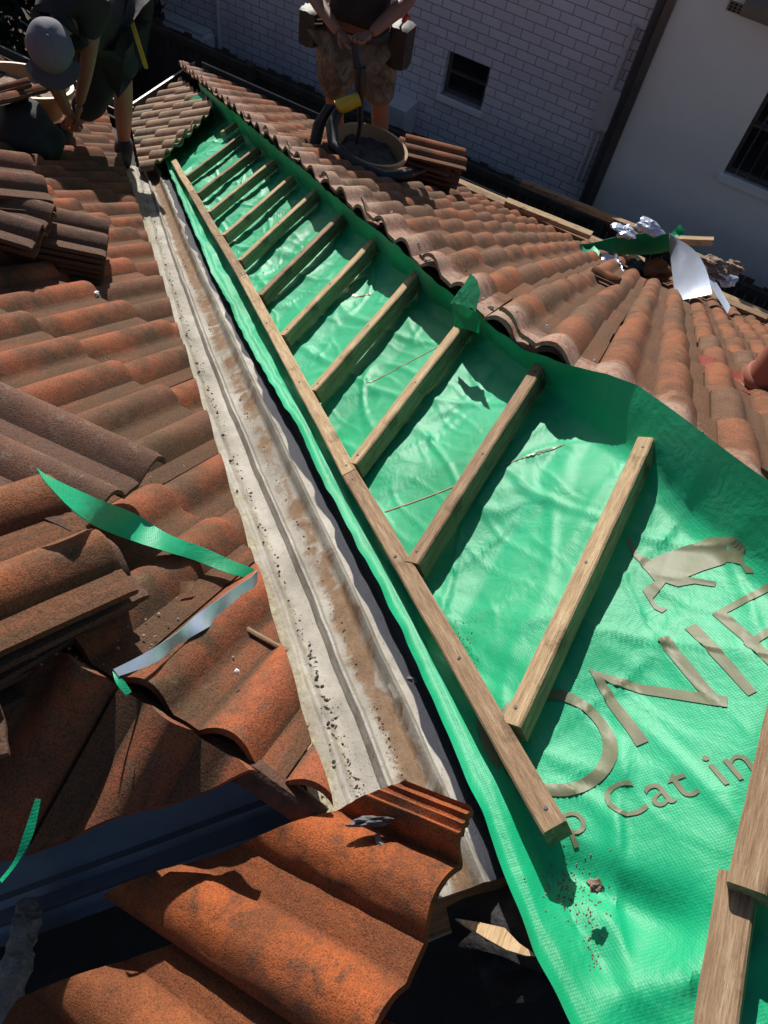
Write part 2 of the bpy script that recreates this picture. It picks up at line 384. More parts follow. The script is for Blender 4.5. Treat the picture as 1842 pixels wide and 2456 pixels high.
def interp(tab, x):
    if x <= tab[0][0]: return tab[0][1]
    for (a, u), (b, v) in zip(tab, tab[1:]):
        if x <= b: return u + (v-u)*(x-a)/(b-a)
    return tab[-1][1]
GH = .369; G = GH/CP                       # tile gauge
first_tail = (.523 - GH - RX)/CP           # tails at x = .154, .523, .892 ...
OLh = V((RX, .894, zL(RX))) + tl*(first_tail - G - (.05))
slope_tiles('left_roof_tiles', OLh, (0, -1, 0), tl, nl, -19, 3, 0, 14, G,
            [(V((RX, 0, 0)), V((-1, 0, 0))), (V((LX+.04, 0, 0)), V((1, 0, 0))), vcut(*LCUT, (1, 0))], M['tileL'], house, seed=3)
# far right slope, rolls running away from the hip
def mortF(p):
    return max(0, min(1, 1.02 - (p[0]-hip_q(p[1]))*.72*3.3))
OF = V((.2, .149, zF(.2)))
slope_tiles('far_right_roof_tiles', OF, (0, -1, 0), tl, nl, -15, 6, 0, 15, G,
            [(V((EX, 0, 0)), V((1, 0, 0))), vcut(*HC1, (0, 3)), vcut(*HC2, (0, 3))], M['tileF'], house, mort=mortF, seed=5)
# strip of tiles left on the green slope above its eave
OR = V((2.9, EY-5*GH*.93, zR(EY-5*GH*.93)+.03))
slope_tiles('lower_roof_tiles', OR, (1, 0, 0), tr, nr, 0, 9, 0, 5, G*.93,
            [vcut(*HC2, (6, 0)), vcut((2.95, 3.24), (4.25, 3.60), (3.5, 2)), vcut((3.02, 3.45), (4.42, 4.80), (2, 6))], M['tileR'], house, seed=9)
# slope beyond the second valley, falling to the left, in shade
def zLp(x): return zL(RX) + (x-RX)*T
tp = V((-CP, 0, -SP)); npn = V((-SP, 0, CP))
VC2 = ((-.2, .2), (-.6, .6))
slope_tiles('shaded_roof_tiles', (RX+.01, .25, zL(RX)+.022), (0, 1, 0), tp, npn, -1, 8, 0, 5, G,
            [(V((RX, 0, 0)), V((1, 0, 0))), vcut((-.2, .235), (-.6, .635), (-.6, 0))], M['tileL'], house, seed=12)

bm = bmesh.new(); tube(bm, [(RX+.02*math.sin(k*1.7)*.3, .19+k*.12, zL(RX)-.03+.006*math.sin(k*2.3)) for k in range(72)], .024, 8)
for v in bm.verts: v.co += V((1, 1, 1))*.006*noise.noise(v.co*30)
obj('ridge_gap_filler', bm, simple('dark_gap_filler', (.05, .026, .018), (.13, .06, .035), 22, .95, 60, 1, .008), house)  # added dark strip, shade put into its colour, closes the ridge gap
# sub-structure so that nothing looks through: near-black sheets added under each slope for the void's shade, walls and ceiling
def sheet(name, pts, mat, parent, depth=.03):
    return solid_part(name, pts, depth, mat, parent)
dz = -.10
sheet('void_backing', [(RX, .2, zL(RX)+dz), (LX, EY-.02, zL(LX)+dz), (LX, 9, zL(LX)+dz), (RX, 9, zL(RX)+dz)], M['void'], house)
sheet('void_backing', [(.75, -.15, zF(.75)+dz), (EX, EY-.3, zF(EX)+dz), (EX, -3.2, zF(EX)+dz), (.75, -3.2, zF(.75)+dz)], M['void'], house)
sheet('void_backing', [(-.03, .05, zR(.05)+dz-.02), (LX+.12, EY, ZE+dz), (EX-.1, EY, ZE+dz), (.6, -.2, zR(-.2)+dz-.04)], M['void'], house)
sheet('ceiling', [(-3, -3, -1.0), (.9, -3, -1.0), (.9, .9, -1.0), (-3, .9, -1.0)], M['void'], house)
bm = bmesh.new(); wz0, wz1 = -6.2, ZE-.25
out = [(LX-.45, 9.0), (LX-.45, EY-.45), (EX-.45, EY-.45), (EX-.45, -3.2), (-3.2, -3.2), (-3.2, 9.0)]
for a, b in zip(out, out[1:]+out[:1]):
    d = V((b[0]-a[0], b[1]-a[1], 0)).normalized(); n = V((-d.y, d.x, 0))*.1
    box(bm, (a[0], a[1], wz0), (b[0]-a[0], b[1]-a[1], 0), n, (0, 0, wz1-wz0))
obj('wall', bm, M['void'], house, smooth=False)
# eaves gutter
def gutter(name, a, b, out, parent):
    a, b, o = V(a), V(b), V(out)
    bm = bmesh.new(); pr = [(0, -.11), (0, -.0), (.004, -.0), (.004, -.105), (.10, -.105), (.112, -.01), (.125, -.005), (.125, .004), (.108, .002), (.104, -.11)]; pr = [(x+.05, z+.03) for x, z in pr]
    A = [bm.verts.new(a + o*x + V((0, 0, z))) for x, z in pr]; B = [bm.verts.new(b + o*x + V((0, 0, z))) for x, z in pr]
    for k in range(len(pr)): bm.faces.new((A[k], A[(k+1) % len(pr)], B[(k+1) % len(pr)], B[k]))
    bm.faces.new(A[::-1]); bm.faces.new(B)
    return obj(name, bm, M['gutter_metal'], parent, smooth=False)
gz = ZE - .0
gutter('eaves_gutter', (LX-.02, EY+.0, gz), (EX+.12, EY+.0, gz), (0, 1, 0), house)
gutter('eaves_gutter', (EX+.0, EY+.12, gz), (EX+.0, -3.2, gz), (1, 0, 0), house)
gutter('eaves_gutter', (LX+.0, EY+.12, gz), (LX+.0, 9, gz), (1, 0, 0), house)
bm = bmesh.new()
box(bm, (LX, EY-.03, gz-.2), (EX-LX, 0, 0), (0, .025, 0), (0, 0, .2)); box(bm, (EX-.03, -3.2, gz-.2), (.025, 0, 0), (0, EY+3.2, 0), (0, 0, .2)); box(bm, (LX-.03, EY, gz-.2), (.025, 0, 0), (0, 9-EY, 0), (0, 0, .2))
obj('fascia', bm, M['void'], house, smooth=False)

# mortar bedding left along the broken hip, and cement crumbs at the valley rim
def lumps(name, line, n, size, mat, parent, seed, spread=.03, flat=.6):
    rng = random.Random(seed); bm = bmesh.new()
    for k in range(n):
        p = line(rng.random()) + V((rng.gauss(0, spread), rng.gauss(0, spread), rng.uniform(0, .006)))
        s = size*rng.uniform(.35, 1.3)
        r = bmesh.ops.create_icosphere(bm, subdivisions=1 if s < .012 else 2, radius=s, matrix=Matrix.Translation(p) @ Matrix.Rotation(rng.random()*6, 4, 'Z'))
        ax = V((rng.uniform(.6, 1.5), rng.uniform(.6, 1.3), flat*rng.uniform(.6, 1.2)))
        for v in r['verts']:
            q = v.co - p; q = V((q.x*ax.x, q.y*ax.y, q.z*ax.z)) * (1 + .5*noise.noise(v.co*(1.2/size)))
            v.co = p + q
    return obj(name, bm, mat, parent, smooth=False)
def hipline(t):
    y = -.25 + 4.9*t**1.5; p = V((hip_q(y), y, 0)); p.z = zF(p.x) - .008; return p
lumps('mortar_bedding', lambda t: hipline(t)+V((.035, -.03, -.004)), 240, .010, M['mortar_dark'], house, 4, .005, .8)['kind'] = 'stuff'
lumps('mortar_crumbs', lambda t: hipline(t)+V((.04, -.04, .03)), 70, .005, M['mortar'], house, 14, .02)['kind'] = 'stuff'

# ------------------------------------------------------------------ valley pan
QL = [(-.1, -.33), (.1, -.335), (.42, -.345), (.66, -.37), (1.2, -.40), (3.3, -.395)]
QR = [(-.14, -.055), (.4, -.06), (1.2, -.075), (2.0, -.105), (3.3, -.115)]
def valley_z(m, q):
    x = m + q*sq; y = m - q*sq
    d = abs(q+.25)
    return -m*T - .177*T + .437*(math.sqrt(d*d+.0009)-.01)
bm = bmesh.new(); lay = bm.verts.layers.float_color.new('tint')
NA, NX = 150, 64; rows = []
RIB = [(.24, .006, .03), (.46, .022, .036), (.72, .022, .036)]
for i in range(NA+1):
    m = -.15 + (3.34+.15)*(i/NA); ql, qr = interp(QL, m), interp(QR, m); row = []
    ql += .008*noise.noise(V((m*6, 0, 5))) + .004*noise.noise(V((m*22, 0, 5))); qr += .003*noise.noise(V((m*9, 4, 5)))
    for k in range(NX+1):
        r = k/NX; q = ql + (qr-ql)*r
        z = valley_z(m, q) - .040 - .032*max(0, min(1, (r-.72)/.2)) + .0035*noise.noise(V((m*5, r*3, 2))) + .0012*noise.noise(V((m*16, r*9, 8)))
        for c, h, w in RIB:
            d = abs(r-c)/w
            if d < 1: z += h*math.cos(d*math.pi/2)**.7
        if k in (0, 1): z += .004
        v = bm.verts.new((m+q*sq, m-q*sq, z))
        cb = math.exp(-((r-.62)/.11)**2)*interp([(-.1, .8), (.25, .8), (.7, .6), (1.4, .75), (2.2, 1.1), (3.3, 1.2)], m) + .25*math.exp(-((r-.9)/.06)**2)
        cg = max(0, min(1, (.30-r)*4+.25)) * .8 + .35*math.exp(-((r-.29)/.03)**2)
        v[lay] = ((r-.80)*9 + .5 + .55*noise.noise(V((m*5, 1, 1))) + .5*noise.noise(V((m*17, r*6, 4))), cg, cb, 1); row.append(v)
    rows.append(row)
for A, B in zip(rows, rows[1:]):
    for k in range(NX): bm.faces.new((A[k], A[k+1], B[k+1], B[k]))
bmesh.ops.solidify(bm, geom=bm.faces[:], thickness=.0015)
vg = empty('valley_gutter', (1.5, 1.8, -1.2), 'long dusty galvanised valley gutter with ribs and brown silt between tiles and green sheet', 'gutter')
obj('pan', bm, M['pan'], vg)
def panline(f, r):
    def g(t):
        m = f(t); ql, qr = interp(QL, m), interp(QR, m); q = ql + (qr-ql)*r
        return V((m+q*sq, m-q*sq, valley_z(m, q)-.03))
    return g
for r_, n_, s_, sp_ in ((.30, 300, .0026, .004), (.56, 200, .0022, .003), (.05, 200, .004, .008), (.27, 40, .0045, .006)):
    lumps('cement_crumbs', panline(lambda t: -.1+3.2*t**1.6, r_), n_, s_, M['mortar_dark'] if r_ != .05 else M['mortar'], vg, int(r_*100), sp_)['kind'] = 'stuff'

# blue-grey second valley in shade, lower left
bm = bmesh.new(); rows = []
for i in range(31):
    a = .045 + .70*i/30; row = []
    for k in range(25):
        r = k/24; q = -.075 + .15*r                                  # across, along (1, 1)
        x = -.19 - a*sq + q*sq; y = .21 + a*sq + q*sq
        base = max(zLp(x), zR(y)-.06) if False else zR(.18+a*sq) - .075 + .35*abs(q)
        z = base + (.012*math.cos((r-.5)/.06*1.57) if abs(r-.5) < .06 else 0) + (.008*math.cos((r-.2)/.05*1.57) if abs(r-.2) < .05 else 0) + .002*noise.noise(V((a*9, r*4, 0)))
        row.append(bm.verts.new((x, y, z)))
    rows.append(row)
for A, B in zip(rows, rows[1:]):
    for k in range(24): bm.faces.new((A[k], A[k+1], B[k+1], B[k]))
bmesh.ops.solidify(bm, geom=bm.faces[:], thickness=.0015)
o = obj('valley_gutter', bm, simple('dull_zinc', (.2, .25, .36), (.3, .35, .46), 7, .45, 40, .2, metal=.2))
tag(o, 'shorter blue-grey valley gutter lying in shade behind the big orange tile', 'gutter')

# ------------------------------------------------------------------ green sarking
BAT = [(0.0, .000, .674), (.279, .286, .921), (.544, .558, 1.159), (.82, .835, 1.432), (1.102, 1.12, 1.696), (1.371, 1.39, 1.942), (1.619, 1.682, 2.242), (1.922, 1.95, 2.463), (2.199, 2.25, 2.755), (2.513, 2.545, 3.034), (2.858, 2.876, 3.338)]
BY = [-.305] + [b[1] for b in BAT] + [3.118]
def sark_h(x, y):
    """height of the sheet over the batten-top plane"""
    d = min(abs(y-b) for b in BY)
    sag = min(1, d/.14)
    h = -.070 - .022*sag + .008*noise.noise(V((x*4, y*1.5, 77)))
    h += .022*noise.noise(V((x*3.1, y*3.1, 1)))*sag + .010*noise.noise(V((x*7+y*3, y*6, 4)))*(.25+.75*sag)
    # diagonal creases
    a = (x*.85+y*.5)*9 + 1.4*noise.noise(V((x*3, y*3, 9)))
    h += .0035*abs(math.sin(a))*(.4+.6*sag)*max(0, noise.noise(V((x*2, y*2, 13)))+.4)
    c = (x*.3-y*1.0)*14 + 2*noise.noise(V((x*2, y*2, 19)))
    h += .003*abs(math.sin(c))*max(0, noise.noise(V((x*2.4, y*2.4, 33)))+.25)
    h += .0012*noise.noise(V((x*30, y*30, 2)))
    for q_, (kx, ky, sc_, am) in enumerate(((.9, .5, 5, .006), (.2, 1, 4, .006), (1, -.6, 7, .005), (.6, 1, 11, .0025))):
        w_ = noise.noise(V(((x*kx+y*ky)*sc_*.35, (x*ky-y*kx)*sc_, 40+q_*7)))
        h += am*1.15*max(0, 1-abs(w_)*13)*(.5+.5*sag)
    if y < 0:
        dx, dy = _F1.x-_F0.x, _F1.y-_F0.y; t_ = ((x-_F0.x)*dx+(y-_F0.y)*dy)/(dx*dx+dy*dy); tt = max(0, min(1, t_))
        dd = math.hypot(x-_F0.x-dx*tt, y-_F0.y-dy*tt); h -= .030*math.exp(-(dd/.028)**2)*(1-.5*tt)
    # loose folds high up where the sheet bunches
    far = max(0, min(1, (y-2.2)/.6)); h += far*.034*noise.noise(V((x*5-y*3, y*2+x*2, 6)))*sag
    # dip & hump below the end of the long batten
    h += -.02*math.exp(-((x+.19)**2+(y+.27)**2)/.002) + .016*math.exp(-(((x+.27)+(y+.27))**2)/.0009)*max(0, min(1, (-.16-y)/.08))
    return h
_F0 = onR(1400, 2090, -.06); _F1 = onR(1640, 2190, -.06)
def up_h(t, y):   # upstand at the hip: t 0..1
    return t
SL = [(-1.2, -.10), (-.35, -.10), (-.14, -.074), (.0, -.075), (.3, -.062), (.5, -.066), (.8, -.05), (1.1, -.075), (1.5, -.085), (2.2, -.09), (3.2, -.115), (3.35, -.12), (4.8, -.12)]
SL = [(-1.2, -.105), (-.35, -.105), (-.14, -0.107), (-.02, -0.090), (.2, -0.078), (.56, -0.086), (.85, -0.094), (1.23, -0.117), (1.89, -0.132), (2.88, -0.124), (3.35, -.12), (4.8, -.12)]
def sark_left(y):       # left edge, x at y
    q = interp(SL, y); q += -.006 + .006*noise.noise(V((y*7, 3, 1))) + (.004*noise.noise(V((y*23, 3, 7))))
    return y + q/sq if False else y + q*math.sqrt(2)
def sark_point(y, u):
    """u 0..1 across from the valley edge to the hip, 1..1.12 the upstand"""
    xl = sark_left(y); xh = hip_base(y) + .012*noise.noise(V((y*5, 8, 8)))
    if u <= 1:
        x = xl + (xh-xl)*u; h = sark_h(x, y)
        e = (x-xl)
        if e < .11: h = h + (-.041-h)*min(1, 1.6*(1-e/.11)) + .016*max(0, 1-e/.03)**1.5*(1+noise.noise(V((y*3, 5, 5)))) + .006*max(0, 1-e/.05)*noise.noise(V((y*6, 2, 2)))
        # sheet pulls up towards the hip
        hp = max(0, 1-(xh-x)/.04); h += .02*hp*hp
        return V((x, y, zR(y)+h))
    t = (u-1)/.12
    nz = .006*noise.noise(V((y*8, 1, 1))); near = max(0, min(1, (.42-y)/.3))
    xt = hip_q(y)-.008+nz; zt = zF(hip_q(y)) + .006 + .022*max(0, noise.noise(V((y*2.6, 5, 5)))) + .010*noise.noise(V((y*17, 5, 1)))
    xn = y+.733+nz; zn = zR(y)+.062+.012*noise.noise(V((y*5, 2, 9)))
    top = V((xt+(min(xt, xn)-xt)*near, y, zt+(zn-zt)*near))
    base = V((xh, y, zR(y)+sark_h(xh, y)+.02))
    p = base.lerp(top, t); p.x += .012*math.sin(t*math.pi)*noise.noise(V((y*9, 3, 3)))
    return p
bm = bmesh.new(); rows = []
NY, NU = 620, 110
us = [1.0*i/NU for i in range(NU+1)] + [1+.12*i/8 for i in range(1, 9)]
for j in range(NY+1):
    y = -1.0 + (4.0+1.0)*j/NY
    rows.append([bm.verts.new(sark_point(y, u)) for u in us])
for A, B in zip(rows, rows[1:]):
    for k in range(len(us)-1): bm.faces.new((A[k], A[k+1], B[k+1], B[k]))
o = obj('sarking_sheet', bm, [M['sark']])
tag(o, 'large bright green printed roof underlay sheet stretched beneath the timber battens', 'roof underlay')
SARK = o
from mathutils.bvhtree import BVHTree
SBVH = BVHTree.FromPolygons([v.co for v in o.data.vertices], [tuple(p.vertices) for p in o.data.polygons])
def sheet_z(x, y):
    r = SBVH.ray_cast(V((x, y, 2)), V((0, 0, -1)))[0]
    return r.z if r else zR(y)-.07
# printed lettering, brown ink lying on the sheet
def e_frame(px, py): p = onR(px, py, -.055); return V((p.x, p.y))
E1 = V((.735, -.678)); E2 = V((.678, .735))
def ink(name, polys, mat, lift=.0019, cell=.008):
    """polys: convex polygons in plan; subdivided and laid on the sheet"""
    bm = bmesh.new()
    for P in polys:
        vs = [bm.verts.new((p[0], p[1], 0)) for p in P]
        try: bm.faces.new(vs)
        except Exception: pass
    bmesh.ops.triangulate(bm, faces=bm.faces[:])
    for _ in range(6):
        ed = [e for e in bm.edges if e.calc_length() > cell]
        if not ed: break
        bmesh.ops.subdivide_edges(bm, edges=ed, cuts=1); bmesh.ops.triangulate(bm, faces=bm.faces[:])
    dead = [f for f in bm.faces if f.calc_center_median().x < sark_left(f.calc_center_median().y)+.004 or f.calc_center_median().x > hip_base(f.calc_center_median().y)+.015]
    bmesh.ops.delete(bm, geom=dead, context='FACES')
    for v in bm.verts:
        v.co.z = sheet_z(v.co.x, v.co.y) + lift
    bmesh.ops.recalc_face_normals(bm, faces=bm.faces)
    for f in bm.faces:
        if f.normal.z < 0: f.normal_flip()
    me = bpy.data.meshes.new(name); bm.to_mesh(me); bm.free()
    for p in me.polygons: p.use_smooth = True
    me.materials.append(mat); o = bpy.data.objects.new(name, me); col.objects.link(o); o.parent = SARK; return o
def seg(a, b, w):
    a, b = V(a), V(b); d = (b-a).normalized(); n = V((-d.y, d.x))*w/2; return [a-n, b-n, b+n, a+n]
def pxpoly(pts): return [e_frame(*p) for p in pts]
big = []
# O
c = e_frame(1352, 1745)
for k in range(48):
    t0, t1 = 2*math.pi*k/48, 2*math.pi*(k+1)/48
    P = [];
    for t, r in ((t0, .092), (t1, .092), (t1, .073), (t0, .073)): P.append(V((.034-.022, -.062-.012)) + E1*math.cos(t)*r + E2*math.sin(t)*r)
    big.append(P)
# N, I, E from their corners in the sheet
big += [pxpoly([(1425, 1590), (1455, 1597), (1577, 1763), (1548, 1775)]),
        pxpoly([(1425, 1590), (1480, 1602), (1762, 1660), (1760, 1686), (1738, 1682), (1490, 1625)]),
        pxpoly([(1593, 1516), (1622, 1508), (1762, 1684), (1722, 1678)]),
        pxpoly([(1663, 1488), (1690, 1477), (1828, 1650), (1808, 1660)]),
        pxpoly([(1728, 1453), (1752, 1442), (1905, 1612), (1885, 1626)]),
        pxpoly([(1728, 1453), (1860, 1385), (1866, 1402), (1745, 1462)]),
        pxpoly([(1795, 1532), (1895, 1470), (1902, 1488), (1808, 1546)])]
# foot of the M showing on the strip beyond the long batten
big += [pxpoly([(1142, 1720), (1200, 1790), (1196, 1850), (1160, 1800)])]
for nm_, a_, b_ in (('printed_letter', 0, 48), ('printed_letter', 48, 51), ('printed_letter', 51, 52), ('printed_letter', 52, 55), ('printed_letter', 55, 56)): ink(nm_, big[a_:b_], M['print'])
# small text
def text_polys(body, size, origin, kern=1.0):
    cu = bpy.data.curves.new('t', 'FONT'); cu.body = body; cu.size = size; cu.space_character = kern; cu.resolution_u = 4
    to = bpy.data.objects.new('t', cu); col.objects.link(to)
    bpy.context.view_layer.update(); me = to.to_mesh(); out = []
    for p in me.polygons:
        out.append([V(origin) + E1B*me.vertices[i].co.x + E2B*me.vertices[i].co.y for i in p.vertices])
    to.to_mesh_clear(); bpy.data.objects.remove(to); bpy.data.curves.remove(cu); return out
o0 = e_frame(1378, 1998); o1 = e_frame(1745, 1878); E1B = (o1-o0).normalized(); E2B = V((-E1B.y, E1B.x))
TXT = 'p Cat in R'; adv = 0
def text_width(b):
    cu = bpy.data.curves.new('t', 'FONT'); cu.body = b; cu.size = .074; cu.space_character = 1.08
    to = bpy.data.objects.new('t', cu); col.objects.link(to); bpy.context.view_layer.update(); x = to.dimensions.x
    bpy.data.objects.remove(to); bpy.data.curves.remove(cu); return x
for i_, ch_ in enumerate(TXT):
    if ch_ == ' ': continue
    off_ = text_width(TXT[:i_] + '|') - text_width('|') if i_ else 0
    ink('printed_letter', text_polys(ch_, .074, o0 + E1B*off_, 1.08), M['print'], cell=.008)
# the walking cat emblem
cat = [[(1513, 1268), (1528, 1272), (1548, 1305), (1537, 1312)], [(1537, 1312), (1548, 1305), (1578, 1318), (1565, 1342)],
       [(1565, 1342), (1578, 1318), (1640, 1292), (1672, 1360), (1620, 1372), (1592, 1372)],
       [(1640, 1292), (1722, 1268), (1760, 1285), (1762, 1330), (1710, 1345), (1672, 1360)],
       [(1592, 1372), (1620, 1372), (1600, 1398), (1588, 1412), (1572, 1405), (1560, 1392)],
       [(1560, 1392), (1588, 1412), (1604, 1432), (1592, 1436)], [(1592, 1436), (1604, 1430), (1625, 1436), (1612, 1446)],
       [(1620, 1372), (1672, 1360), (1690, 1376), (1650, 1382)], [(1690, 1376), (1672, 1360), (1740, 1374), (1738, 1385)],
       [(1760, 1285), (1790, 1310), (1800, 1340), (1762, 1328)], [(1800, 1340), (1790, 1335), (1806, 1358), (1822, 1362), (1818, 1354)]]
ink('cat_emblem', [pxpoly(p) for p in cat], M['print'], cell=.008)
# thin faded lap lines and faint far lettering on the sheet
lines = [seg(onR(880, 905, -.055).xy, onR(1075, 808, -.055).xy, .004), seg(onR(925, 1215, -.055).xy, onR(1120, 1150, -.055).xy, .004), seg(onR(1210, 1105, -.055).xy, onR(1365, 1045, -.055).xy, .004)]
for (cx, cy, rr) in ((878, 668, .07),):
    cc = onR(cx, cy, -.055).xy
    for k in range(6, 30):
        t0, t1 = 2*math.pi*k/40, 2*math.pi*(k+1)/40
        lines.append([cc + E1*math.cos(t)*r + E2*math.sin(t)*r for t, r in ((t0, rr), (t1, rr), (t1, rr-.013), (t0, rr-.013))])
for q_ in (lines[0:1], lines[1:2], lines[2:3], lines[3:]): ink('faint_print', q_, M['print_line'], cell=.012)

# ------------------------------------------------------------------ battens
upR = (0, SP, CP)
desc = ['nearest cross batten in full view, knotty, meeting the long batten near its lower end', 'second cross batten above the nearest full one, ending beside the dark folded green edge',
        'third cross batten up the slope, split along its lower end', 'fourth cross batten up the slope, pale head under the standing green flap', 'fifth cross batten up the slope, orange edged, crossing the faint printed ring',
        'sixth cross batten up the slope, greyer and browner than its neighbours', 'seventh cross batten up the slope with a small offcut under its upper side', 'eighth cross batten counted up from the near end',
        'ninth cross batten counted up from the near end, over bunched sheet', 'tenth cross batten counted up from the near end, second from the far end', 'farthest full length cross batten, just below the remaining tiles']
for k, (xa, y, xb) in enumerate(BAT):
    g = M['batten2'] if k in (1, 5, 9, 10) else M['batten']
    xs = y + (-.006 if k == 0 else .0)
    board_obj('roof_batten', (vbx(y)+.026, y+.004*math.sin(k), zR(y)+.001), (xb+.004, y-.012+.004*math.cos(k), zR(y-.012)+.001), .034, .046, upR, g, desc[k], 'batten', 'cross battens on the green sheet', seed=k+1, nails=3)
board_obj('roof_batten', (3.50, 3.118, zR(3.118)), (3.64, 3.116, zR(3.116)), .044, .034, upR, M['batten'], 'short stub of batten showing at the tile edge near the far hip', 'batten', 'cross battens on the green sheet', seed=31)
board_obj('roof_batten', (-.132, -.312, zR(-.312)+.012), (.75, -.292, zR(-.292)+.02), .046, .044, upR, M['batten2'], 'upper of two brown boards lapped at the right border, nail near its cut end', 'batten', 'cross battens on the green sheet', seed=41)
board_obj('roof_batten', (-.62, -.345, zR(-.345)-.02), (-.11, -.312, zR(-.312)-.018), .046, .034, upR, M['batten2'], 'lower of two brown boards lapped at the right border, rough sawn grain', 'batten', 'cross battens on the green sheet', seed=42)
d45 = V((1, 1, -T)).normalized(); nV = d45.cross(V((1, -1, 0))).normalized(); nV = nV if nV.z > 0 else -nV
vb = [V((-.142, -.108, 0)), V((.49, .552, 0)), V((1.50, 1.565, 0)), V((2.52, 2.62, 0)), V((3.13, 3.25, 0))]
for p in vb: p.z = zR(p.y) + .002
nb = V((0, SP, CP))
ld = ['near length of the long edge batten beside the valley, square cut end toward the viewer', 'middle length of the long edge batten beside the valley', 'third length of the long edge batten, upper part where the slope narrows', 'far short length of the long edge batten beside the valley']
cutk = [(0, 1), (1, 2), (2, 3), (3, 4)]
for k, (i, j) in enumerate(cutk):
    a, b = vb[i], vb[j]; d = (b-a).normalized()*.002
    board_obj('valley_batten', a+d, b-d, .038, .046, nb, M['batten2'] if k % 2 == 0 else M['batten'], ld[k], 'batten', 'long batten lengths along the valley', nails=4, seed=60+k, wob=.002)


# ------------------------------------------------------------------ loose tiles
def tile_mesh(name, mat, seed, th=.014):
    bm = bmesh.new(); lay = bm.verts.layers.float_color.new('tint')
    tile_into(bm, lay, lambda u, v, h: V((u-TW/2, v-.21, h)), length=.42, nx=30, ny=6, tail=0, jit=.0, rng=random.Random(seed), th=th)
    bmesh.ops.recalc_face_normals(bm, faces=bm.faces)
    me = bpy.data.meshes.new(name); bm.to_mesh(me); bm.free()
    for p in me.polygons: p.use_smooth = True
    me.set_sharp_from_angle(angle=R_(40)); me.materials.append(mat); return me
TM = [tile_mesh('roof_tile', M['tileP'], 2), tile_mesh('roof_tile', M['tileF'], 6), tile_mesh('roof_tile', M['tileP'], 11)]
def frame(loc, ydir, up):
    up = V(up).normalized(); y = V(ydir); y = (y - up*y.dot(up)).normalized(); x = y.cross(up)
    m = Matrix((x, y, up)).transposed().to_4x4(); m.translation = loc; return m
def tile_at(loc, ydir, up, label, group, k=0):
    o = bpy.data.objects.new('roof_tile', TM[k]); col.objects.link(o); o.matrix_world = frame(loc, ydir, up)
    return tag(o, label, 'roof tile', group)
def stack(base, ydir, up, n, labels, group, step=.033, jit=.01, seed=0, k=0, yaw=.03):
    rng = random.Random(seed); up = V(up).normalized()
    for i in range(n):
        y = Matrix.Rotation(rng.uniform(-yaw, yaw), 3, up) @ V(ydir)
        p = V(base) + up*(i*step) + V((rng.uniform(-jit, jit), rng.uniform(-jit, jit), 0))
        lab = labels[0] if i == n-1 else labels[1] if i == n-2 else labels[2] if i == 0 else '%s tile from the bottom of %s' % (ORD[i], labels[3])
        tile_at(p, y, up, lab, group, k if rng.random() < .8 else (k+1) % 3)
ORD = ['first', 'second', 'third', 'fourth', 'fifth', 'sixth', 'seventh', 'eighth', 'ninth', 'tenth', 'eleventh', 'twelfth', 'thirteenth']
UPL = V((SP, 0, CP))
# dark stack on the left slope, seen side on
dS = V((.655, -.79, 0))
stack(onL(225, 705, .0)+V((.655, -.79, 0)).normalized()*-.20+V((.79, .655, 0))*.15+V((0, 0, -.09)), dS, UPL+V((0, 0, .4)), 12, ['top tile of the dark side-on stack on the left slope, pale edged', 'tile just under the top of the dark side-on stack', 'bottom tile of the dark side-on stack', 'the dark side-on stack left of the valley'], 'tiles stacked on the left slope', .0205, .004, 3, yaw=.012)
# small group of tiles leaning behind that stack
for q, (px, py, h, yd, lab) in enumerate([(-60, 495, .22, (.5, -.85, 0), 'grey-brown tile lying above the dark stack, edges turned to the viewer'), (-53, 515, .18, (.5, -.8, 0), 'tile under the grey-brown one, edge only showing'), (-67, 410, .30, (.9, -.5, .1), 'weathered tile at the left border, tilted, below the black bag'), (-73, 440, .26, (.9, -.5, .1), 'thin dark edged tile directly under the tilted border tile')]):
    tile_at(onL(px, py, h), yd, UPL+V((-.1, -.1, .3)), lab, 'tiles leaning at the left border', q % 3)
# pile in the left foreground, rolls toward the valley
pb = V((-.13, .83, zL(-.13)))
stack(pb + V((-.175, .015, .05)), (1, -.28, -.35), (.3, 0, 1), 5, ['big double roll tile on top of the left foreground pile, lit from behind', 'tile beneath the big lit one in the left foreground pile', 'lowest tile of the left foreground pile', 'the left foreground pile'], 'foreground pile of tiles', .036, .015, 8, yaw=.08)
tile_at(onL(60, 1075, .17), (.1, -1, -.1), UPL+V((0, 0, .2)), 'flat reddish tile with hooked end lying across the left slope above the green strip', 'foreground pile of tiles', 0)
stack(V((-.50, .86, .02)), (.75, -.6, -.1), (.05, .1, 1), 7, ['ribbed edge tile on the dark stack at the left border', 'second tile down in the dark stack at the left border', 'bottom tile of the dark stack at the left border', 'the dark stack at the lower left border'], 'dark stack at the left border', .034, .012, 18, yaw=.05)

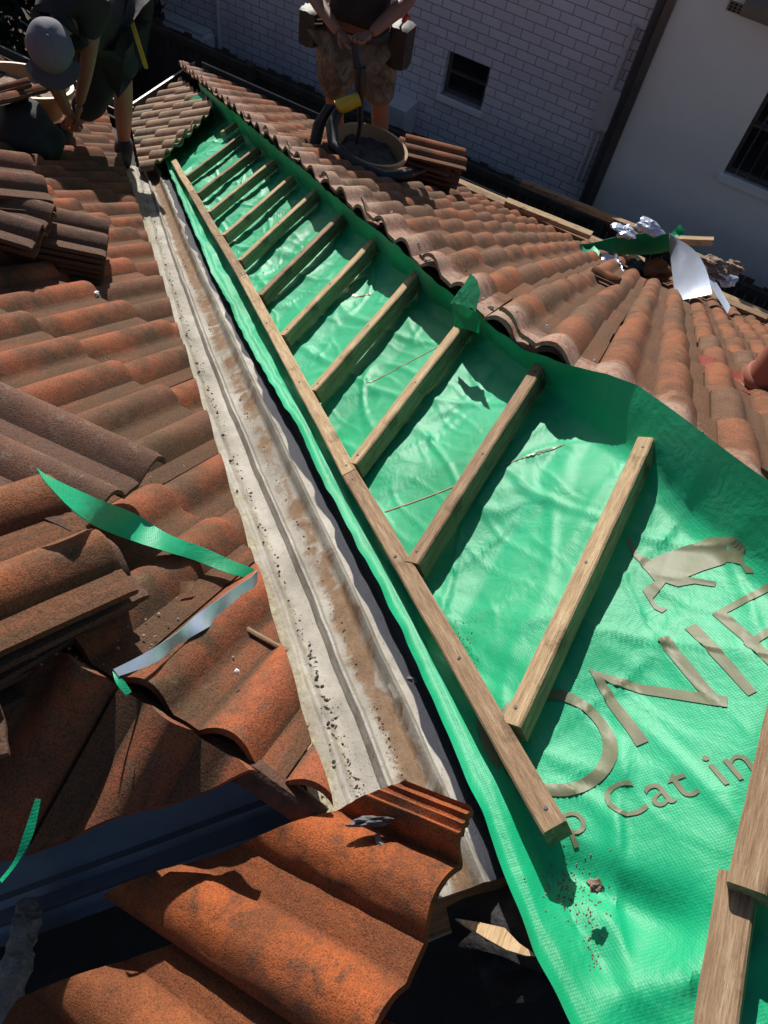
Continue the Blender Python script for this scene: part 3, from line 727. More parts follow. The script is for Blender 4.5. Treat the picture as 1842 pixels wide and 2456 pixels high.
# ---- big orange tiles in the foreground, cut along the second valley
ROX = -.511
def profA(u):
    h = prof(min(u, TW)) if u < .262 else 0
    if u >= .262:
        t = min(1, (u-.262)/.026); h = max(prof(u) if u < TW else 0, .042*(t*t*(3-2*t)))
        if u > .288: h = .042 + .004*math.cos((u-.288)/.0145*2*math.pi)
    return h
def front_tile(x0, y0, dz_, length, cuts, lab, cat='roof tile', pf=prof, w=TW, tilt=0, seed=0, grp='orange tiles in the foreground', mat='tileA', nx=60):
    bm = bmesh.new(); lay = bm.verts.layers.float_color.new('tint')
    fr = lambda u, v, h: V((x0+u, y0, zR(y0)+dz_)) + tr*v + nr*(h + tilt*v)
    tile_into(bm, lay, fr, length=length, nx=nx, ny=24, tail=.006, jit=.3, rng=random.Random(seed), profile=pf, w=w, u0=0, th=.015)
    for c in cuts: cut(bm, *c)
    for v in bm.verts: v.co += nr*(.0014*noise.noise(v.co*55) + .0009*noise.noise(v.co*140))
    return tag(obj('roof_tile', bm, M[mat]), lab, cat, grp)
front_tile(ROX, -.012, .035, .52, [vcut((-.2, .125), (-.6, .525), (0, .9))], 'large orange foreground tile with a nail hole and ribbed far edge, cut at an angle', pf=profA, w=.33, seed=1, nx=74)
front_tile(ROX-TW, .02, .012, .52, [vcut((-.2, -.02), (-.9, .68), (0, 1.2))], 'orange tile at the bottom border, half shaded, left of the long dark joint', seed=2)
front_tile(ROX-.02, -.33, -.03, .36, [vcut((-.45, -.2), (-.45, .3), (.3, 0))], 'orange tile corner cut off by the bottom border under the nail hole tile', seed=3)
bm = bmesh.new(); p = onR(1250-285, 2186, .05)
tube(bm, [p, p+V((0, 0, -.012))], .0042, 10)
tag(obj('nail_hole', bm, M['void']), 'small dark nail hole plug in the big orange tile head', 'nail hole')

bm = bmesh.new(); ps = [onR(x, y, -.02) for x, y in ((70, 2165), (62, 2215), (45, 2290), (25, 2370), (5, 2440), (-10, 2500))]
tube(bm, ps, [.016, .022, .021, .025, .024, .02], 24)
bmesh.ops.subdivide_edges(bm, edges=bm.edges[:], cuts=3, use_grid_fill=True)
for v in bm.verts: v.co += v.normal*0 + V((noise.noise(v.co*60), noise.noise(v.co*60+V((5, 0, 0))), noise.noise(v.co*60+V((0, 7, 0)))))*.008
tag(obj('mortar_ridge', bm, M['mortar'], smooth=False), 'rough grey strip of old cement at the lower left corner', 'mortar')

# ------------------------------------------------------------------ open roof void beside the big tile
board_obj('roof_rafter', (-.36, .02, -.16), (.12, -.4, .12), .05, .1, (0, 0, 1), M['batten2'], 'short piece of exposed rafter seen in the dark gap under the valley end', 'rafter', seed=80)
bm = bmesh.new()
def patch(bm, pts, th=.003, n=14, amp=.012, seed=0, mi=0):
    """crumpled sheet spanning 4 corner points"""
    a, b, c, d = [V(p) for p in pts]; g = []
    for i in range(n+1):
        r = []
        for j in range(n+1):
            u, v = i/n, j/n; p = (a.lerp(b, u)).lerp(d.lerp(c, u), v)
            p += V((noise.noise(p*9+V((seed, 0, 0))), noise.noise(p*9+V((0, seed, 5))), noise.noise(p*8+V((3, 0, seed)))))*amp
            p += V((0, 0, 1))*amp*.4*noise.noise(p*40)
            r.append(bm.verts.new(p))
        g.append(r)
    fs = []
    for A, B in zip(g, g[1:]):
        for k in range(n): f = bm.faces.new((A[k], A[k+1], B[k+1], B[k])); f.material_index = mi; fs.append(f)
    return fs
fs = patch(bm, [onR(1070, 2190, -.085), onR(1230, 2100, -.08), onR(1330, 2330, -.09), onR(1110, 2290, -.11)], amp=.02, seed=3)
fs += patch(bm, [onR(1110, 2270, -.12), onR(1300, 2200, -.10), onR(1400, 2400, -.11), onR(1160, 2420, -.16)], amp=.025, seed=7)
bmesh.ops.solidify(bm, geom=fs, thickness=.002)
tag(obj('torn_felt', bm, M['felt']), 'torn black roofing felt crumpled in the gap beside the green sheet', 'roofing felt')
bm = bmesh.new()
pts = [(1095, 2203), (1150, 2212), (1210, 2225), (1245, 2262), (1290, 2293), (1262, 2292), (1215, 2278), (1165, 2250), (1120, 2222)]
A_ = [bm.verts.new(onR(x, y, -.035)) for x, y in pts]; B_ = [bm.verts.new(onR(x, y, -.035)-V((0, 0, .012))) for x, y in pts]
bm.faces.new(A_); bm.faces.new(B_[::-1])
for i in range(len(A_)): bm.faces.new((A_[i], B_[i], B_[(i+1) % len(A_)], A_[(i+1) % len(A_)]))
bmesh.ops.triangulate(bm, faces=bm.faces)
tag(obj('wood_splinter', bm, M['pine_new'], smooth=False), 'pale freshly split piece of timber on black felt in the roof gap', 'wood offcut')
def debris(px, py, h, s, mat, lab, cat, seed, plane=onR, name='mortar_chip', stretch=(1, 1, .6)):
    p = plane(px, py, h); bm = bmesh.new(); rng = random.Random(seed)
    r = bmesh.ops.create_icosphere(bm, subdivisions=3, radius=s)
    ang = rng.random()*6
    for v in r['verts']:
        q = v.co*(1+.8*noise.noise(v.co*(1.6/s)+V((seed, 0, 0)))); q = V((q.x*stretch[0], q.y*stretch[1], q.z*stretch[2]))
        v.co = Matrix.Rotation(ang, 3, 'Z') @ q + p
    return tag(obj(name, bm, mat, smooth=False), lab, cat)
debris(912, 2025, .062, .006, M['mortar'], 'white mortar chip on the orange tile nearest the burnt splinter', 'debris', 1, stretch=(2.2, .8, .8))
debris(925, 2058, .062, .006, M['mortar'], 'pale chip with a dark edge on the orange tile just below another', 'debris', 2, stretch=(2.4, 1, .8))
debris(697, 2262, .045, .007, M['mortar'], 'grey-white flake on the lit pan of the orange tile', 'debris', 3, stretch=(1.6, .8, .8))
debris(797, 2312, .045, .0055, M['white_paint'], 'round white pebble on the orange tile nearest the bottom border', 'debris', 4, stretch=(1.5, 1, .8))
debris(895, 1970, .085, .012, M['char'], 'black charred splinter lying on the shaded roll of the orange tile', 'debris', 5, stretch=(.5, 2.6, .8))
debris(990, 1632, -.03, .008, M['char'], 'dark twisted scrap with white stripes on the valley gutter rib', 'debris', 6, lambda x, y, h: hit(x, y, (T/2, T/2, 1), -.177*T-.0), stretch=(1.7, .7, .8))
debris(1428, 2125, -.03, .009, M['rubble'], 'small red-brown heap of sawdust in the fold below the long batten', 'debris', 7)
debris(228, 705, .05, .012, M['white_paint'], 'white scrap at the foot of the dark tile stack', 'debris', 8, onL)
debris(568, 1610, .05, .004, M['white_paint'], 'tiny white pebble on the orange-brown tile beside the valley', 'debris', 9, onL)
def stuff(name, pts, size, mat, seed, lab, cat):
    rng = random.Random(seed); bm = bmesh.new()
    for p in pts:
        s = size*rng.uniform(.4, 1.4); r = bmesh.ops.create_icosphere(bm, subdivisions=1, radius=s)
        m = Matrix.Rotation(rng.random()*6, 3, 'Z')
        for v in r['verts']: v.co = m @ V((v.co.x*rng.uniform(.7, 1.6), v.co.y, v.co.z*.6)) + p
    return tag(obj(name, bm, mat, smooth=False), lab, cat, kind='stuff')
rng = random.Random(55); pts = []
for _ in range(150):
    px, py = rng.gauss(1395, 45), rng.gauss(2130, 45)
    p = onR(px, py, -.05); p.z = sheet_z(p.x, p.y) + .001; pts.append(p)
for _ in range(90):
    px = rng.gauss(1130, 18); py = 1560+(px-1130)*1.6+rng.gauss(0, 30)
    p = onR(px, py, -.05); p.z = sheet_z(p.x, p.y) + .001; pts.append(p)
for _ in range(40):
    px = rng.gauss(1440, 12); py = rng.uniform(2150, 2330)
    p = onR(px, py, -.05); p.z = sheet_z(p.x, p.y) + .001; pts.append(p)
stuff('sawdust', pts, .0013, M['batten2'], 5, 'scattered sawdust crumbs on the green sheet', 'sawdust')
pts = []
for _ in range(420):
    px, py = rng.uniform(60, 560), rng.uniform(700, 1600); p = onL(px, py, .018)
    if p.x-p.y < -.56: pts.append(V(p) + V((0, 0, .004)))
stuff('grit', pts, .0022, M['mortar'], 6, 'fine pale grit scattered over the left tiles', 'grit')

# ------------------------------------------------------------------ cut strips of underlay
def ribbon(name, stations, mats, label, cat, sub=6, th=.0012, seed=0, crumple=.002, group=None):
    """stations: (left point, right point) pairs joined by a smooth sheet; material 0 above, 1 below"""
    def cr(a, b, c, d, t): return .5*((2*b)+(c-a)*t+(2*a-5*b+4*c-d)*t*t+(3*b-a-3*c+d)*t**3)
    Ls = [V(a) for a, b in stations]; Rs = [V(b) for a, b in stations]; n = len(Ls); rows = []
    for i in range(n-1):
        for s_ in range(sub + (i == n-2)):
            t = s_/sub; g = lambda A: cr(A[max(i-1, 0)], A[i], A[i+1], A[min(i+2, n-1)], t)
            a, b = g(Ls), g(Rs); rows.append([a.lerp(b, k/6) for k in range(7)])
    bm = bmesh.new(); top = []
    nrm = []
    for i, r in enumerate(rows):
        d = rows[min(i+1, len(rows)-1)][3] - rows[max(i-1, 0)][3]; x = (r[6]-r[0]); nn = x.cross(d).normalized(); nrm.append(nn)
    T_ = [[bm.verts.new(p + nrm[i]*(th/2 + crumple*noise.noise(p*25+V((seed, 0, 0))))) for p in r] for i, r in enumerate(rows)]
    B_ = [[bm.verts.new(v.co - nrm[i]*th) for v in r] for i, r in enumerate(T_)]
    for i in range(len(rows)-1):
        for k in range(6):
            f = bm.faces.new((T_[i][k], T_[i][k+1], T_[i+1][k+1], T_[i+1][k])); f.material_index = 0
            f = bm.faces.new((B_[i][k], B_[i+1][k], B_[i+1][k+1], B_[i][k+1])); f.material_index = 1
        bm.faces.new((T_[i][0], T_[i+1][0], B_[i+1][0], B_[i][0])); bm.faces.new((T_[i][6], B_[i][6], B_[i+1][6], T_[i+1][6]))
    bm.faces.new([T_[0][k] for k in range(7)][::-1] + [B_[0][k] for k in range(7)]); bm.faces.new([T_[-1][k] for k in range(7)] + [B_[-1][k] for k in range(7)][::-1])
    o = obj(name, bm, mats); return tag(o, label, cat, group)
s1 = [(onL(88, 1122, .27), onL(92, 1128, .27)), (onL(135, 1152, .26), onL(122, 1172, .26)), (onL(230, 1195, .22), onL(200, 1245, .22)), (onL(330, 1235, .12), onL(290, 1288, .10)), (onL(400, 1280, .10), onL(395, 1322, .09)), (onL(480, 1310, .08), onL(470, 1345, .06)), (onL(560, 1346, .07), onL(545, 1374, .06)), (onL(610, 1364, .065), onL(600, 1389, .05))]
ribbon('sarking_strip', s1, [M['sark'], M['foil']], 'long green offcut strip bridging from the tile pile toward the valley', 'underlay strip', seed=1)
s2 = [(onL(618, 1368, 0.090), onL(618, 1420, 0.050)), (onL(600, 1385, 0.085), onL(612, 1432, 0.050)), (onL(560, 1410, 0.080), onL(566, 1462, 0.050)), (onL(520, 1440, 0.080), onL(520, 1492, 0.050)), (onL(470, 1475, 0.075), onL(490, 1510, 0.060)), (onL(420, 1520, 0.075), onL(430, 1545, 0.055)), (onL(350, 1565, 0.075), onL(370, 1590, 0.060)), (onL(272, 1605, 0.080), onL(285, 1622, 0.070))]
ribbon('sarking_strip', s2, [M['foil'], M['foil']], 'folded silver backed part of the offcut strip lying on the tiles', 'underlay strip', seed=2)
s3 = [(onL(270, 1610, 0.080), onL(285, 1625, 0.080)), (onL(278, 1640, 0.075), onL(296, 1632, 0.075)), (onL(300, 1668, 0.060), onL(315, 1660, 0.060))]
ribbon('sarking_strip', s3, [M['sark'], M['sark']], 'short bright green tail at the end of the silver strip', 'underlay strip', seed=3, sub=4)
ribbon('sarking_strip', [(onL(85, 1915, .1), onL(98, 1918, .1)), (onL(60, 1990, .07), onL(80, 2000, .07)), (onL(35, 2060, .04), onL(45, 2065, .04)), (onL(0, 2110, .02), onL(6, 2118, .02))], [M['sark'], M['sark']], 'green strip hanging in shade at the lower left border', 'underlay strip', seed=4)
bm = bmesh.new(); tube(bm, [onL(500, 1450, .05), onL(512, 1480, .045), onL(508, 1530, .03), onL(470, 1555, .02), onL(440, 1562, .02)], .0012, 6)
tag(obj('thread', bm, M['plastic_black']), 'thin dark thread curling round the silver strip', 'thread')
board_obj('wood_sliver', onL(548, 1480, .035), onL(690, 1558, .035), .012, .006, nl, M['batten2'], 'thin wooden sliver lying on the tile beside the valley rim', 'wood offcut', seed=90)
bm = bmesh.new(); c0 = onL(446, 1410, .04); fs = patch(bm, [c0+V((-.02, .0, .006)), c0+V((0, .012, .012)), c0+V((.022, -.004, .0)), c0+V((0, -.012, 0))], n=6, amp=.003); bmesh.ops.solidify(bm, geom=fs, thickness=.001)
tag(obj('dry_leaf', bm, M['leaf']), 'single dry tan leaf on the tile below the green strip', 'leaf')
bm = bmesh.new(); fs = patch(bm, [onR(1088, 720, .10), onR(1132, 655, .17), onR(1160, 700, .16), onR(1148, 745, .12)], n=10, amp=.02, seed=2); fs += patch(bm, [onR(1088, 722, .10), onR(1148, 745, .12), onR(1158, 800, .03), onR(1095, 790, .03)], n=10, amp=.015, seed=5); bmesh.ops.solidify(bm, geom=fs, thickness=.0012)
tag(obj('sarking_flap', bm, M['sark']), 'crumpled green flap standing up at the broken hip beside a batten head', 'underlay flap')
bm = bmesh.new(); hp = V((5.2, 4.55, zR(4.55)+.08))
fs = patch(bm, [onR(450, 246, .08), onR(490, 210, .1), onR(500, 222, .1), onR(488, 248, .06)], n=8, amp=.01, seed=2); bmesh.ops.solidify(bm, geom=fs, thickness=.002)
tag(obj('sarking_flap', bm, M['sark']), 'pale green scrap at the far hip corner above the eave', 'underlay flap')

# ------------------------------------------------------------------ eave clutter on the far right slope
def onE(px, py, h=0): return onX(px, py, 5.15)
tb = [((1085, 432), (1690, 800), 'long sawn timber laid along the far eave, lowest of the bundle', .03), ((1100, 428), (1420, 572), 'long sawn timber along the far eave, upper of the bundle', .06), ((1225, 480), (1440, 566), 'pale narrow timber in front of the eave bundle', .03)]
XE = 5.3
def eave(px, py, X=XE): return onX(px, py, X)
for k, (a, b, lab) in enumerate([((1090, 428), (1842, 752), 'longest brown timber lying along the far eave'), ((1120, 446), (1440, 585), 'pale edged timber beside the longest eave timber'), ((1215, 478), (1420, 560), 'short timber on top of the eave bundle'), ((1560, 645), (1842, 760), 'brown timber at the right border along the eave')]):
    board_obj('eave_timber', eave(*a, XE+.0-.07*k), eave(*b, XE-.07*k), .07, .04, (0, 0, 1), M['batten2'] if k % 2 else M['batten'], lab, 'timber', 'timbers along the far eave', seed=100+k)
board_obj('eave_timber', eave(1252, 432, 6.0), eave(1560, 555, 5.4), .06, .045, (0, 0, 1), M['batten2'], 'brown timber sticking out past the eave toward the brick wall', 'timber', 'timbers along the far eave', seed=110)
board_obj('eave_timber', eave(1565, 566, 5.2), eave(1712, 572, 5.3), .05, .05, (0, 0, 1), M['batten'], 'yellow timber end behind the folded silver sheet', 'timber', 'timbers along the far eave', seed=111)
X5 = 4.75
E_ = lambda px, py, X=X5: onX(px, py, X)
ribbon('sarking_strip', [(E_(1350, 590, 4.5), E_(1345, 602, 4.52)), (E_(1420, 582, 4.6), E_(1430, 598, 4.62)), (E_(1480, 568, 4.7), E_(1485, 610, 4.76)), (E_(1560, 558, 4.72), E_(1560, 610, 4.8)), (E_(1605, 560, 4.74), E_(1605, 602, 4.8))], [M['sark'], M['foil']], 'dark green sheet offcut draped over rubbish at the far eave', 'underlay strip', seed=11)
ribbon('sarking_strip', [(E_(1605, 560, 4.74), E_(1606, 600, 4.72)), (E_(1665, 600, 4.5), E_(1612, 650, 4.46)), (E_(1695, 650, 4.3), E_(1618, 700, 4.24)), (E_(1708, 705, 4.1), E_(1624, 722, 4.06))], [M['foil'], M['foil']], 'blue-silver folded foil sheet hanging down the far tiles', 'underlay strip', seed=12)
ribbon('sarking_strip', [(E_(1660, 610, 4.8), E_(1675, 612, 4.8)), (E_(1700, 680, 4.5), E_(1715, 672, 4.6)), (E_(1745, 752, 4.2), E_(1752, 735, 4.3))], [M['foil'], M['foil']], 'narrow silver strip trailing down the tiles beside the foil sheet', 'underlay strip', seed=13)
ribbon('sarking_strip', [(E_(1395, 588, 4.4), E_(1400, 625, 4.3)), (E_(1410, 600, 4.4), E_(1425, 628, 4.3)), (E_(1425, 590, 4.5), E_(1440, 605, 4.4))], [M['sark'], M['sark']], 'curled dark green offcut at the tip of the draped sheet', 'underlay strip', seed=14)
ribbon('sarking_strip', [(E_(1440, 640, 4.3), E_(1445, 606, 4.4)), (E_(1462, 648, 4.3), E_(1470, 612, 4.4)), (E_(1485, 640, 4.3), E_(1480, 610, 4.4)), (E_(1498, 655, 4.2), E_(1490, 635, 4.3))], [M['foil'], M['foil']], 'crumpled curl of silver foil on the far tiles', 'underlay strip', seed=15, crumple=.03)
bm = bmesh.new(); fs = patch(bm, [E_(1605, 560, 5), E_(1632, 538, 5), E_(1645, 560, 5), E_(1620, 575, 4.9)], n=6, amp=.02); bmesh.ops.solidify(bm, geom=fs, thickness=.003)
tag(obj('sarking_flap', bm, M['sark']), 'small green peak of sheet behind the folded silver foil', 'underlay flap')
for k, (px, py, s, mt, lab) in enumerate([(1500, 555, .06, 'foil', 'silver scrap behind the draped green sheet'), (1560, 545, .06, 'foil', 'grey-blue scrap of foil above the draped green sheet'), (1700, 630, .07, 'rubble', 'tan rubble lump right of the foil sheet'), (1725, 650, .06, 'mortar', 'white plaster lump in the eave rubbish'), (1740, 668, .06, 'foil', 'crumpled foil ball in the eave rubbish'), (1760, 640, .05, 'rubble', 'brown lump at the right of the eave rubbish'), (1530, 640, .07, 'char', 'black bag scrap beside the foil curl'), (1575, 645, .09, 'tileF', 'broken red tile lump under the draped sheet')]):
    p = onF(px, py+20, .05); p = E_(px, py, 4.7)
    bm = bmesh.new(); r = bmesh.ops.create_icosphere(bm, subdivisions=3, radius=s)
    for v in r['verts']: v.co = V((v.co.x, v.co.y*1.3, v.co.z*.6))*(1+.9*noise.noise(v.co*(1.5/s)+V((k, 0, 0)))) + p
    tag(obj('rubbish_scrap', bm, M[mt], smooth=False), lab, 'rubbish', 'rubbish at the far eave')
tile_at(onF(1450, 668, .07), (0, -1, .1), (SP, 0, CP), 'broken piece of red tile lying loose on the far right slope', 'loose tiles beyond the hip', 1)
col.objects[-1].scale = (.5, .35, 1)
# vent pipe at the right border with its painted flashing
vp = onF(1822, 945, .03)
vt = empty('vent_pipe', vp, 'smooth terracotta vent pipe with a banded collar at the right border', 'vent pipe')
bm = bmesh.new(); tube(bm, [vp-V((0, 0, .05)), vp+V((.0, -.0, .35))], .08, 28); obj('pipe', bm, M['pipe'], vt)
bm = bmesh.new(); tube(bm, [vp+V((0, 0, .05)), vp+V((0, 0, .06)), vp+V((0, 0, .075)), vp+V((0, 0, .085))], [.083, .09, .09, .083], 28); obj('collar', bm, M['pipe'], vt)
bm = bmesh.new(); fl = []
for i in range(25):
    row = []
    for j in range(25):
        x = vp.x - .13 + .36*i/24; y = vp.y - .2 + .42*j/24
        # follow the tile rolls below
        u = (.149 - y) % TW; h = prof(u)*.8 + .034 + .004*noise.noise(V((x*12, y*12, 1)))
        dd = math.hypot(x-vp.x, y-vp.y); h += .05*max(0, 1-(max(dd, .055)-.055)/.05)**2
        row.append(bm.verts.new((x, y, zF(x)+h)))
    fl.append(row)
fs = [bm.faces.new((A[k], A[k+1], B[k+1], B[k])) for A, B in zip(fl, fl[1:]) for k in range(24)]
bmesh.ops.solidify(bm, geom=fs, thickness=.003); obj('flashing', bm, M['red_paint'], vt)

# ------------------------------------------------------------------ tiles stacked beyond worker
sx = onX(1010, 440, 3.9)
dF = V((.3, -1, 0))
stack(onX(1018, 425, 4.0), dF, (0.2, 0, 1), 6, ['top tile of the splayed stack behind the mortar tub', 'second tile of the splayed stack behind the mortar tub', 'bottom tile of the splayed stack behind the mortar tub', 'the splayed stack behind the mortar tub'], 'tiles stacked behind the mortar tub', .035, .03, 21, 1, .2)
tile_at(onX(1010, 398, 4.0), (.5, -1, .12), (.1, .3, 1), 'pinkish tile lying askew on the splayed stack', 'tiles stacked behind the mortar tub', 1)
tile_at(onX(955, 412, 3.8), (1, -.5, -.5), (.2, .4, 1), 'shaded tile leaning under the mortar tub', 'tiles stacked behind the mortar tub', 0)

# ------------------------------------------------------------------ neighbours
WX = 8.0
nb1 = empty('neighbour_building', (WX, 3, -6.2), 'white painted brick building in shade with small windows, meter box and downpipe', 'building')
def rect_wall(name, X, y0, y1, z0, z1, holes, mat, parent, thick=.2):
    """wall in the plane x = X, holes are (ya, yb, za, zb)"""
    bm = bmesh.new(); ys = sorted({y0, y1, *[h[0] for h in holes], *[h[1] for h in holes]}); zs = sorted({z0, z1, *[h[2] for h in holes], *[h[3] for h in holes]})
    for a, b in zip(ys, ys[1:]):
        for c, d in zip(zs, zs[1:]):
            if any(h[0] <= a and b <= h[1] and h[2] <= c and d <= h[3] for h in holes): continue
            f = [bm.verts.new(p) for p in ((X, a, c), (X, b, c), (X, b, d), (X, a, d))]; bm.faces.new(f)
    for ya, yb, za, zb in holes:
        for p, q in (((ya, za), (yb, za)), ((yb, za), (yb, zb)), ((yb, zb), (ya, zb)), ((ya, zb), (ya, za))):
            bm.faces.new([bm.verts.new(v) for v in ((X, *p), (X, *q), (X+thick, *q), (X+thick, *p))])
    bmesh.ops.remove_doubles(bm, verts=bm.verts, dist=1e-5)
    return obj(name, bm, mat, parent, smooth=False)
def yz(px, py, X=WX): p = onX(px, py, X); return p.y, p.z
W1 = (2.77, 3.305, -3.655, -3.165)
W2 = (4.30, 4.72, -3.62, -2.9)
W3 = (1.55, 3.0, -1.82, -1.25)
YC = 1.13
WT = -1.2
rect_wall('wall', WX, YC, 9.2, -6.2, WT, [W1, W2, W3], M['brick'], nb1)
bm = bmesh.new(); box(bm, (WX+.2, YC, -6.2), (4, 0, 0), (0, 8, 0), (0, 0, 6.2+WT)); obj('core', bm, M['brick'], nb1, smooth=False)
bm = bmesh.new(); box(bm, (WX-.1, YC-.05, WT+.003), (4.4, 0, .9), (0, 8.2, 0), (0, 0, .06)); obj('roof', bm, M['gutter_metal'], nb1, smooth=False)
def window(parent, X, h, bars=False, louvre=False):
    ya, yb, za, zb = h
    bm = bmesh.new(); t = .045
    for o_, a, c in (((ya, za), (yb-ya, 0), (0, t)), ((ya, zb-t), (yb-ya, 0), (0, t)), ((ya, za+t), (t, 0), (0, zb-za-2*t)), ((yb-t, za+t), (t, 0), (0, zb-za-2*t))):
        box(bm, (X+.09, o_[0], o_[1]), (.05, 0, 0), (0, a[0], a[1]), (0, c[0], c[1]))
    box(bm, (X+.092, ya+t, (za+zb)/2-.015), (.045, 0, 0), (0, yb-ya-2*t, 0), (0, 0, .03))
    fr = obj('window', bm, M['gutter_metal'], parent, smooth=False)
    bm = bmesh.new(); box(bm, (X+.12, ya+t, za+t), (.006, 0, 0), (0, yb-ya-2*t, 0), (0, 0, zb-za-2*t))
    g_ = bm
    for v in bm.verts: v.co -= V(parent.location)
    me = bpy.data.meshes.new('pane'); bmesh.ops.recalc_face_normals(bm, faces=bm.faces); bm.to_mesh(me); bm.free(); me.materials.append(M['glass']); o = bpy.data.objects.new('pane', me); col.objects.link(o); o.parent = fr
    bm = bmesh.new(); box(bm, (X-.03, ya-.03, za-.07), (.14, 0, 0), (0, yb-ya+.06, 0), (0, 0, .067)); bmesh.ops.translate(bm, verts=bm.verts, vec=-V(parent.location))
    me = bpy.data.meshes.new('sill'); bmesh.ops.recalc_face_normals(bm, faces=bm.faces); bm.to_mesh(me); bm.free(); me.materials.append(M['render']); o = bpy.data.objects.new('sill', me); col.objects.link(o); o.parent = fr
    if bars:
        bm = bmesh.new(); n = int((yb-ya)/.11)
        for k in range(n+1):
            y = ya + (yb-ya)*k/n; tube(bm, [(X+.03, y, za), (X+.03, y, zb)], .008, 6)
        for z in (za+.02, za+(zb-za)*.5, zb-.02): box(bm, (X+.02, ya, z-.012), (.012, 0, 0), (0, yb-ya, 0), (0, 0, .024))
        bmesh.ops.translate(bm, verts=bm.verts, vec=-V(parent.location)); me = bpy.data.meshes.new('security_bars'); bmesh.ops.recalc_face_normals(bm, faces=bm.faces); bm.to_mesh(me); bm.free(); me.materials.append(M['steel']); o = bpy.data.objects.new('security_bars', me); col.objects.link(o); o.parent = fr
for h in (W1, W2, W3): window(nb1, WX, h)
# meter box, hatch, pipes, alcove box
a = yz(1435, 230); b = yz(1488, 312)
bm = bmesh.new(); y0, z1 = b[0], a[1]; box(bm, (WX-.09, yz(1485, 250)[0], yz(1450, 305)[1]), (.085, 0, 0), (0, .20, 0), (0, 0, .42)); bmesh.ops.bevel(bm, geom=bm.edges[:], offset=.008, segments=2, affect='EDGES')
mb = obj('meter_box', bm, M['white_paint'], nb1, smooth=False)
bm = bmesh.new(); q0 = yz(1420, 420)
for (pa, pb, r) in (((1425, 318), (1400, 440), .022), ((1438, 322), (1412, 440), .018), ((1525, 60), (1455, 300), .03)):
    y_, z_ = yz(*pa, WX-.05); y2, z2 = yz(*pb, WX-.05)
    bm = bmesh.new(); tube(bm, [(WX-.05, y_, z_), (WX-.05, (y_+y_)/2, z2)], r, 10); obj('conduit', bm, M['white_paint'], nb1)
bm = bmesh.new(); ys, zs = yz(1400, 440, WX-.01), 0
box(bm, (WX-.03, yz(1390, 420)[0], yz(1300, 470)[1]-.3), (.028, 0, 0), (0, .55, 0), (0, 0, .42)); obj('hatch', bm, M['white_paint'], nb1, smooth=False)
bm = bmesh.new(); tube(bm, [(WX-.06, YC+.13, -6.2), (WX-.06, YC+.13, WT)], .045, 12); obj('downpipe', bm, M['gutter_metal'], nb1)
bm = bmesh.new(); yv, zv = yz(985, 250)
box(bm, (WX-.35, yz(995, 300)[0], yz(960, 330)[1]-.4), (.33, 0, 0), (0, .5, 0), (0, 0, .95)); obj('service_box', bm, M['white_paint'], nb1, smooth=False)
bm = bmesh.new(); ya, za = yz(525, 190)
box(bm, (WX-.3, yz(525, 120)[0], za-.2), (.28, 0, 0), (0, .85, 0), (0, 0, .85)); bmesh.ops.bevel(bm, geom=bm.edges[:], offset=.05, segments=3, affect='EDGES')
ac = obj('air_conditioner', bm, M['white_paint'], nb1)
bm = bmesh.new(); tube(bm, [(WX-.312, yz(525, 120)[0]+.45, za+.22), (WX-.300, yz(525, 120)[0]+.45, za+.22)], .27, 32)
bmesh.ops.translate(bm, verts=bm.verts, vec=-V(nb1.location)); me = bpy.data.meshes.new('fan_grille'); bm.to_mesh(me); bm.free(); me.materials.append(M['gutter_metal']); o = bpy.data.objects.new('fan_grille', me); col.objects.link(o); o.parent = ac
bm = bmesh.new(); tube(bm, [(WX-.03, yz(526, 20)[0], -5), (WX-.03, yz(526, 20)[0], WT)], .03, 8); obj('conduit', bm, M['white_paint'], nb1)
# rendered wall, standing a little forward
RXW = 7.7
nb2 = empty('neighbour_building', (RXW, -1, -6.2), 'smooth white rendered building with a barred window right of the brick one', 'building')
yr = onX(1619, 0, RXW).y
wy0, wz1 = onX(1842, 415, RXW).y, onX(1842, 205, RXW).z
pa = onX(1733, 416, RXW); pb = onX(1842, 200, RXW)
WB = (pa.y-1.3, pa.y, pa.z-.0, pa.z+1.05)
rect_wall('wall', RXW, -6, yr, -6.2, WT, [WB], M['render'], nb2)
bm = bmesh.new(); box(bm, (RXW, yr-.004, -6.2), (.29, 0, 0), (0, .003, 0), (0, 0, 6.2+WT)); box(bm, (RXW+.2, -6, -6.2), (4, 0, 0), (0, 6+yr-.01, 0), (0, 0, 6.2+WT-.01)); obj('return_wall', bm, M['render'], nb2, smooth=False)
bm = bmesh.new(); box(bm, (RXW-.02, -6.1, WT+.003), (4.4, 0, .9), (0, 6.1+yr-.06, 0), (0, 0, .06)); obj('roof', bm, M['gutter_metal'], nb2, smooth=False)
bm = bmesh.new(); box(bm, (RXW-.07, yr-.02, -6.2), (.068, 0, 0), (0, .08, 0), (0, 0, 6.2+WT)); obj('downpipe', bm, M['gutter_metal'], nb2, smooth=False)
window(nb2, RXW, WB, bars=True)
vy, vz = onX(1772, 20, RXW).y, onX(1772, 20, RXW).z
bm = bmesh.new(); box(bm, (RXW-.012, vy-.12, vz-.04), (.01, 0, 0), (0, .22, 0), (0, 0, .08)); vent = obj('air_vent', bm, M['mortar'], nb2, smooth=False)
bm = bmesh.new()
for i in range(5):
    for j in range(3): box(bm, (RXW-.016, vy-.11+i*.042, vz-.034+j*.025), (.004, 0, 0), (0, .026, 0), (0, 0, .014))
